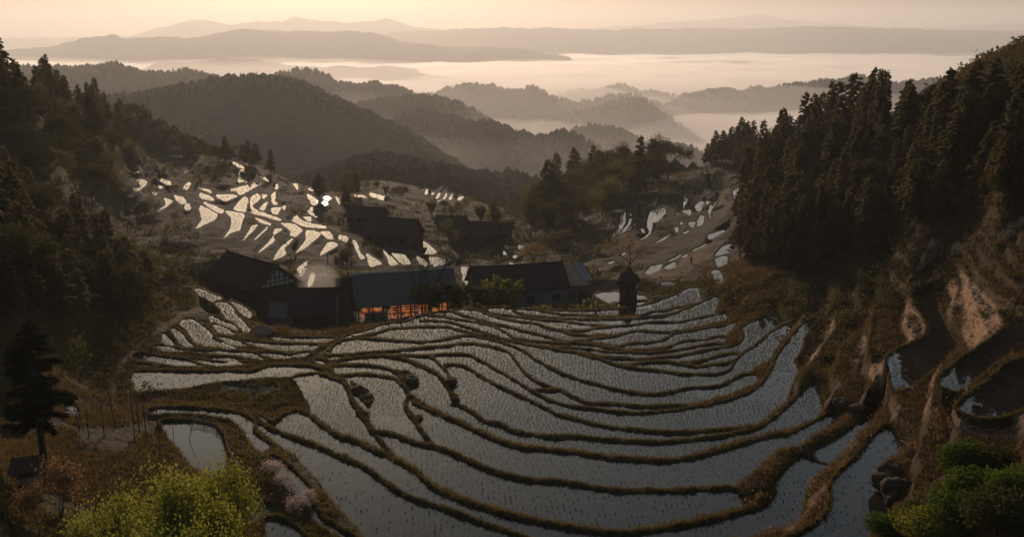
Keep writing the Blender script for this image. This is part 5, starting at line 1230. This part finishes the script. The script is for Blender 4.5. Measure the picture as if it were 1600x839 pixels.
# far woods: small tapering crowns in one mesh
def woods(n, y0, y1, mask, h0, h1, seed, name, label, k=6):
    x, y, z, jj, ii, r = grid_points(n, rI(y0), rI(y1), mask, seed); n = len(x); h = h0 + (h1 - h0) * r.random(n) * (.6 + .6 * (vnoise(x, y, .012, 3) > 0)); h = np.where(y < 760, np.minimum(h, LS[jj, ii] * y - z), h); kk = h > 1.5; x, y, z, h = x[kk], y[kk], z[kk], h[kk]; n = len(x); con = r.random(n) < .6
    rad = h * np.where(con, .20, .38); lv = np.where(con[:, None], np.array([[.0, .12, .45, 1.0]]), np.array([[.0, .30, .72, 1.0]])); rr = np.where(con[:, None], np.array([[.55, 1.0, .62, .02]]), np.array([[.5, .95, .85, .1]]))
    a = np.arange(k) * 6.283 / k; co = np.zeros((n, 4, k, 3)); ph = r.random(n) * 6
    for l in range(4):
        for j in range(k):
            q = rad * rr[:, l] * (.7 + .6 * r.random(n)); co[:, l, j, 0] = x + q * np.cos(a[j] + ph); co[:, l, j, 1] = y + q * np.sin(a[j] + ph); co[:, l, j, 2] = z - .5 + h * np.clip(lv[:, l] + (.06 * r.normal(size=n) if l in (1, 2) else 0), 0, 1)
    b0 = (np.arange(n) * 4 * k)[:, None]; fs = []
    for l in range(3):
        for j in range(k): fs.append(np.concatenate([b0 + l*k + j, b0 + l*k + (j+1) % k, b0 + (l+1)*k + (j+1) % k, b0 + (l+1)*k + j], 1))
    return stuff(name, co.reshape(-1, 3), np.concatenate(fs), M['far_wood'], label)
M['far_wood'] = simple('distant woodland', [(.35, (.008, .012, .006)), (.65, (.090, .085, .040))], .12, .95, 0)
vu = (np.abs(U) < .58) & ~FRONT
woods(19000, 560, 1350, vu & (H > -230) & (U < .08) & (np.where(Y < 850, vnoise(X, Y, .012, 4), vnoise(X, Y, .006, 4)) > -.3), 8, 17, 21, 'far_wood', 'dark wood covering the long ridge beyond the terraces')
crest = vu & (H > np.maximum(np.roll(H, 3, 0), np.roll(H, -3, 0)) - 1.5)
woods(3500, 850, 1400, crest & (H > -200), 8, 15, 22, 'ridge_trees', 'trees standing along the crest of the long ridge')
woods(13000, 1400, 3600, vu & (H > -295), 9, 17, 23, 'far_wood', 'woods on the misty hills of the far valley', 5)
woods(7000, 1400, 3700, crest & (H > -290), 10, 18, 24, 'ridge_trees', 'treelines on the misty hills of the far valley', 5)
woods(3000, 430, 700, vu & (H > -118) & ((U < -.16) | (U > .03)), 5, 10, 25, 'far_wood', 'hazy wood in the side valley behind the terraces', 6)
# ================================================================ rice stubble
M['stubble'] = leafmat('rice stubble', (.022, .016, .010), (.055, .040, .022), .2, (.12, .08, .03))
def wet_idx(x, y):
    ui = np.clip(((x / y) - US[0]) / (US[1] - US[0]) + .5, 0, NC - 1).astype(int); ri = np.clip(np.searchsorted(YS, y), 0, NR - 1); return WET[ri, ui]
LAs = np.array([LEV.get(i, 0) for i in range(nlab + 1)]); KA = kinds
def rows(x0, x1, y0, y1, sx, sy, seed, jit):
    r = np.random.default_rng(seed); gx, gy = np.meshgrid(np.arange(x0, x1, sx), np.arange(y0, y1, sy)); gx = gx.ravel(); gy = gy.ravel()
    wx = gx + 2.2 * vnoise(gx, gy, .045, 3) + 1.0 * vnoise(gx, gy, .11, 8) + r.normal(size=len(gx)) * jit; wy = gy + 1.2 * vnoise(gx, gy, .05, 9) + r.normal(size=len(gx)) * jit * 1.6
    w = wet_idx(wx, wy); m = .35
    ok = ((KA[w] == 1) | (KA[w] == 2)) & (wet_idx(wx + m, wy) == w) & (wet_idx(wx - m, wy) == w) & (wet_idx(wx, wy + m) == w) & (wet_idx(wx, wy - m) == w); return wx[ok], wy[ok], w[ok], r
x, y, w, r = rows(-75, 72, 50, 178, .46, .27, 1, .035)
px, py = proj(x, y, LAs[w]); pr = np.clip(.93 - .45 * np.clip((py - 690) / 60, 0, 1), 0, 1) * np.where(vnoise(x, y, .09, 13) + .5 * vnoise(x, y, .3, 14) < -.55, .35, 1)
big = (py > 566) & (py < 615) & (px < 500) & (px > 200); pr = np.where(big, np.where(py > 578, .35, .06), pr)
pond = (py > 655) & (py < 760) & (px < 356) & (px > 250); pr = np.where(pond | ((px > 925) & (px < 1020) & (py < 482)), 0, pr); pr = np.where((px > 1330) & (py > 690), .25, pr)
pr = np.where((px < 640) & (py > 700) & (px > 480), pr * .5, pr)
k = (r.random(len(x)) < pr) & (np.abs(x / y) < .62); x, y, w, px, py = x[k], y[k], w[k], px[k], py[k]; z = LAs[w]
infr = (px > 5) & (px < 1595) & (py > 5) & (py < 832); o_ = np.argsort(np.where(infr, y, 1e9))[:1200]; o_ = o_[::4][:300]
sel = np.zeros(len(x), bool); sel[o_] = True
SM = []
for i in range(4):
    rr_ = np.random.default_rng(i); c_1 = [(0, 0, -.02)]; f_1 = []
    for j in range(8):
        a = j * .785 + rr_.random(); h_ = .10 + .09 * rr_.random(); n1 = len(c_1); c_1 += [(.05 * math.cos(a), .05 * math.sin(a), .02), (.05 * math.cos(a + .7), .05 * math.sin(a + .7), .03), (.09 * math.cos(a + .3), .09 * math.sin(a + .3), h_)]; f_1 += [(0, n1, n1 + 1), (n1, n1 + 2, n1 + 1)]
    c_1 = np.array(c_1); SM.append(mesh_from('rice_stubble', c_1, f_1, M['stubble']))
for n_i, i in enumerate(np.nonzero(sel)[0]):
    o = link('rice_stubble', SM[n_i % 4], None, (float(x[i]), float(y[i]), float(z[i]) - .02)); o.rotation_euler = (0, 0, n_i * 1.3); T(o, 'small dark tuft of rice stubble standing in the nearest paddies', 'rice tuft', 'rice stubble in the nearest paddies')
x, y, z = x[~sel], y[~sel], z[~sel]
sc_ = np.clip(y / 95, .8, 1.5)
co, f = blades(x, y, z - .02, .14 * sc_, .085 * sc_, 4, r, .22); stuff('rice_stubble', co, f, M['stubble'], 'rows of rice stubble standing in the paddies')
x, y, w, r = rows(-150, 110, 178, 430, .95, 1.15, 5, .12); k = (r.random(len(x)) < .8) & (np.abs(x / y) < .6); x, y, w = x[k], y[k], w[k]
co, f = blades(x, y, LAs[w], np.full(len(x), .16), .10 + .0007 * y, 3, r, .25); stuff('rice_stubble', co, f, M['stubble'], 'rice stubble in the bright terraces further off')
# drifting kitchen smoke between the two left houses
q = (-37.0, 172.0, -48.0); me = boxmesh('smoke', -5, 5, -4, 4, 0, 7, volmat('smoke', (1, .97, .94), .045, .4)); o = link('smoke', me, None, (q[0] + .5, q[1] + 6, q[2] + .5)); o['kind'] = 'stuff'; o['label'] = 'thin smoke drifting between the two left houses'
import bmesh as _bm
bm = _bm.new(); _bm.ops.create_icosphere(bm, subdivisions=3, radius=1); bm.to_mesh(me); bm.free(); o.scale = (4.5, 3.5, 3.2); o.location.z += 2.5
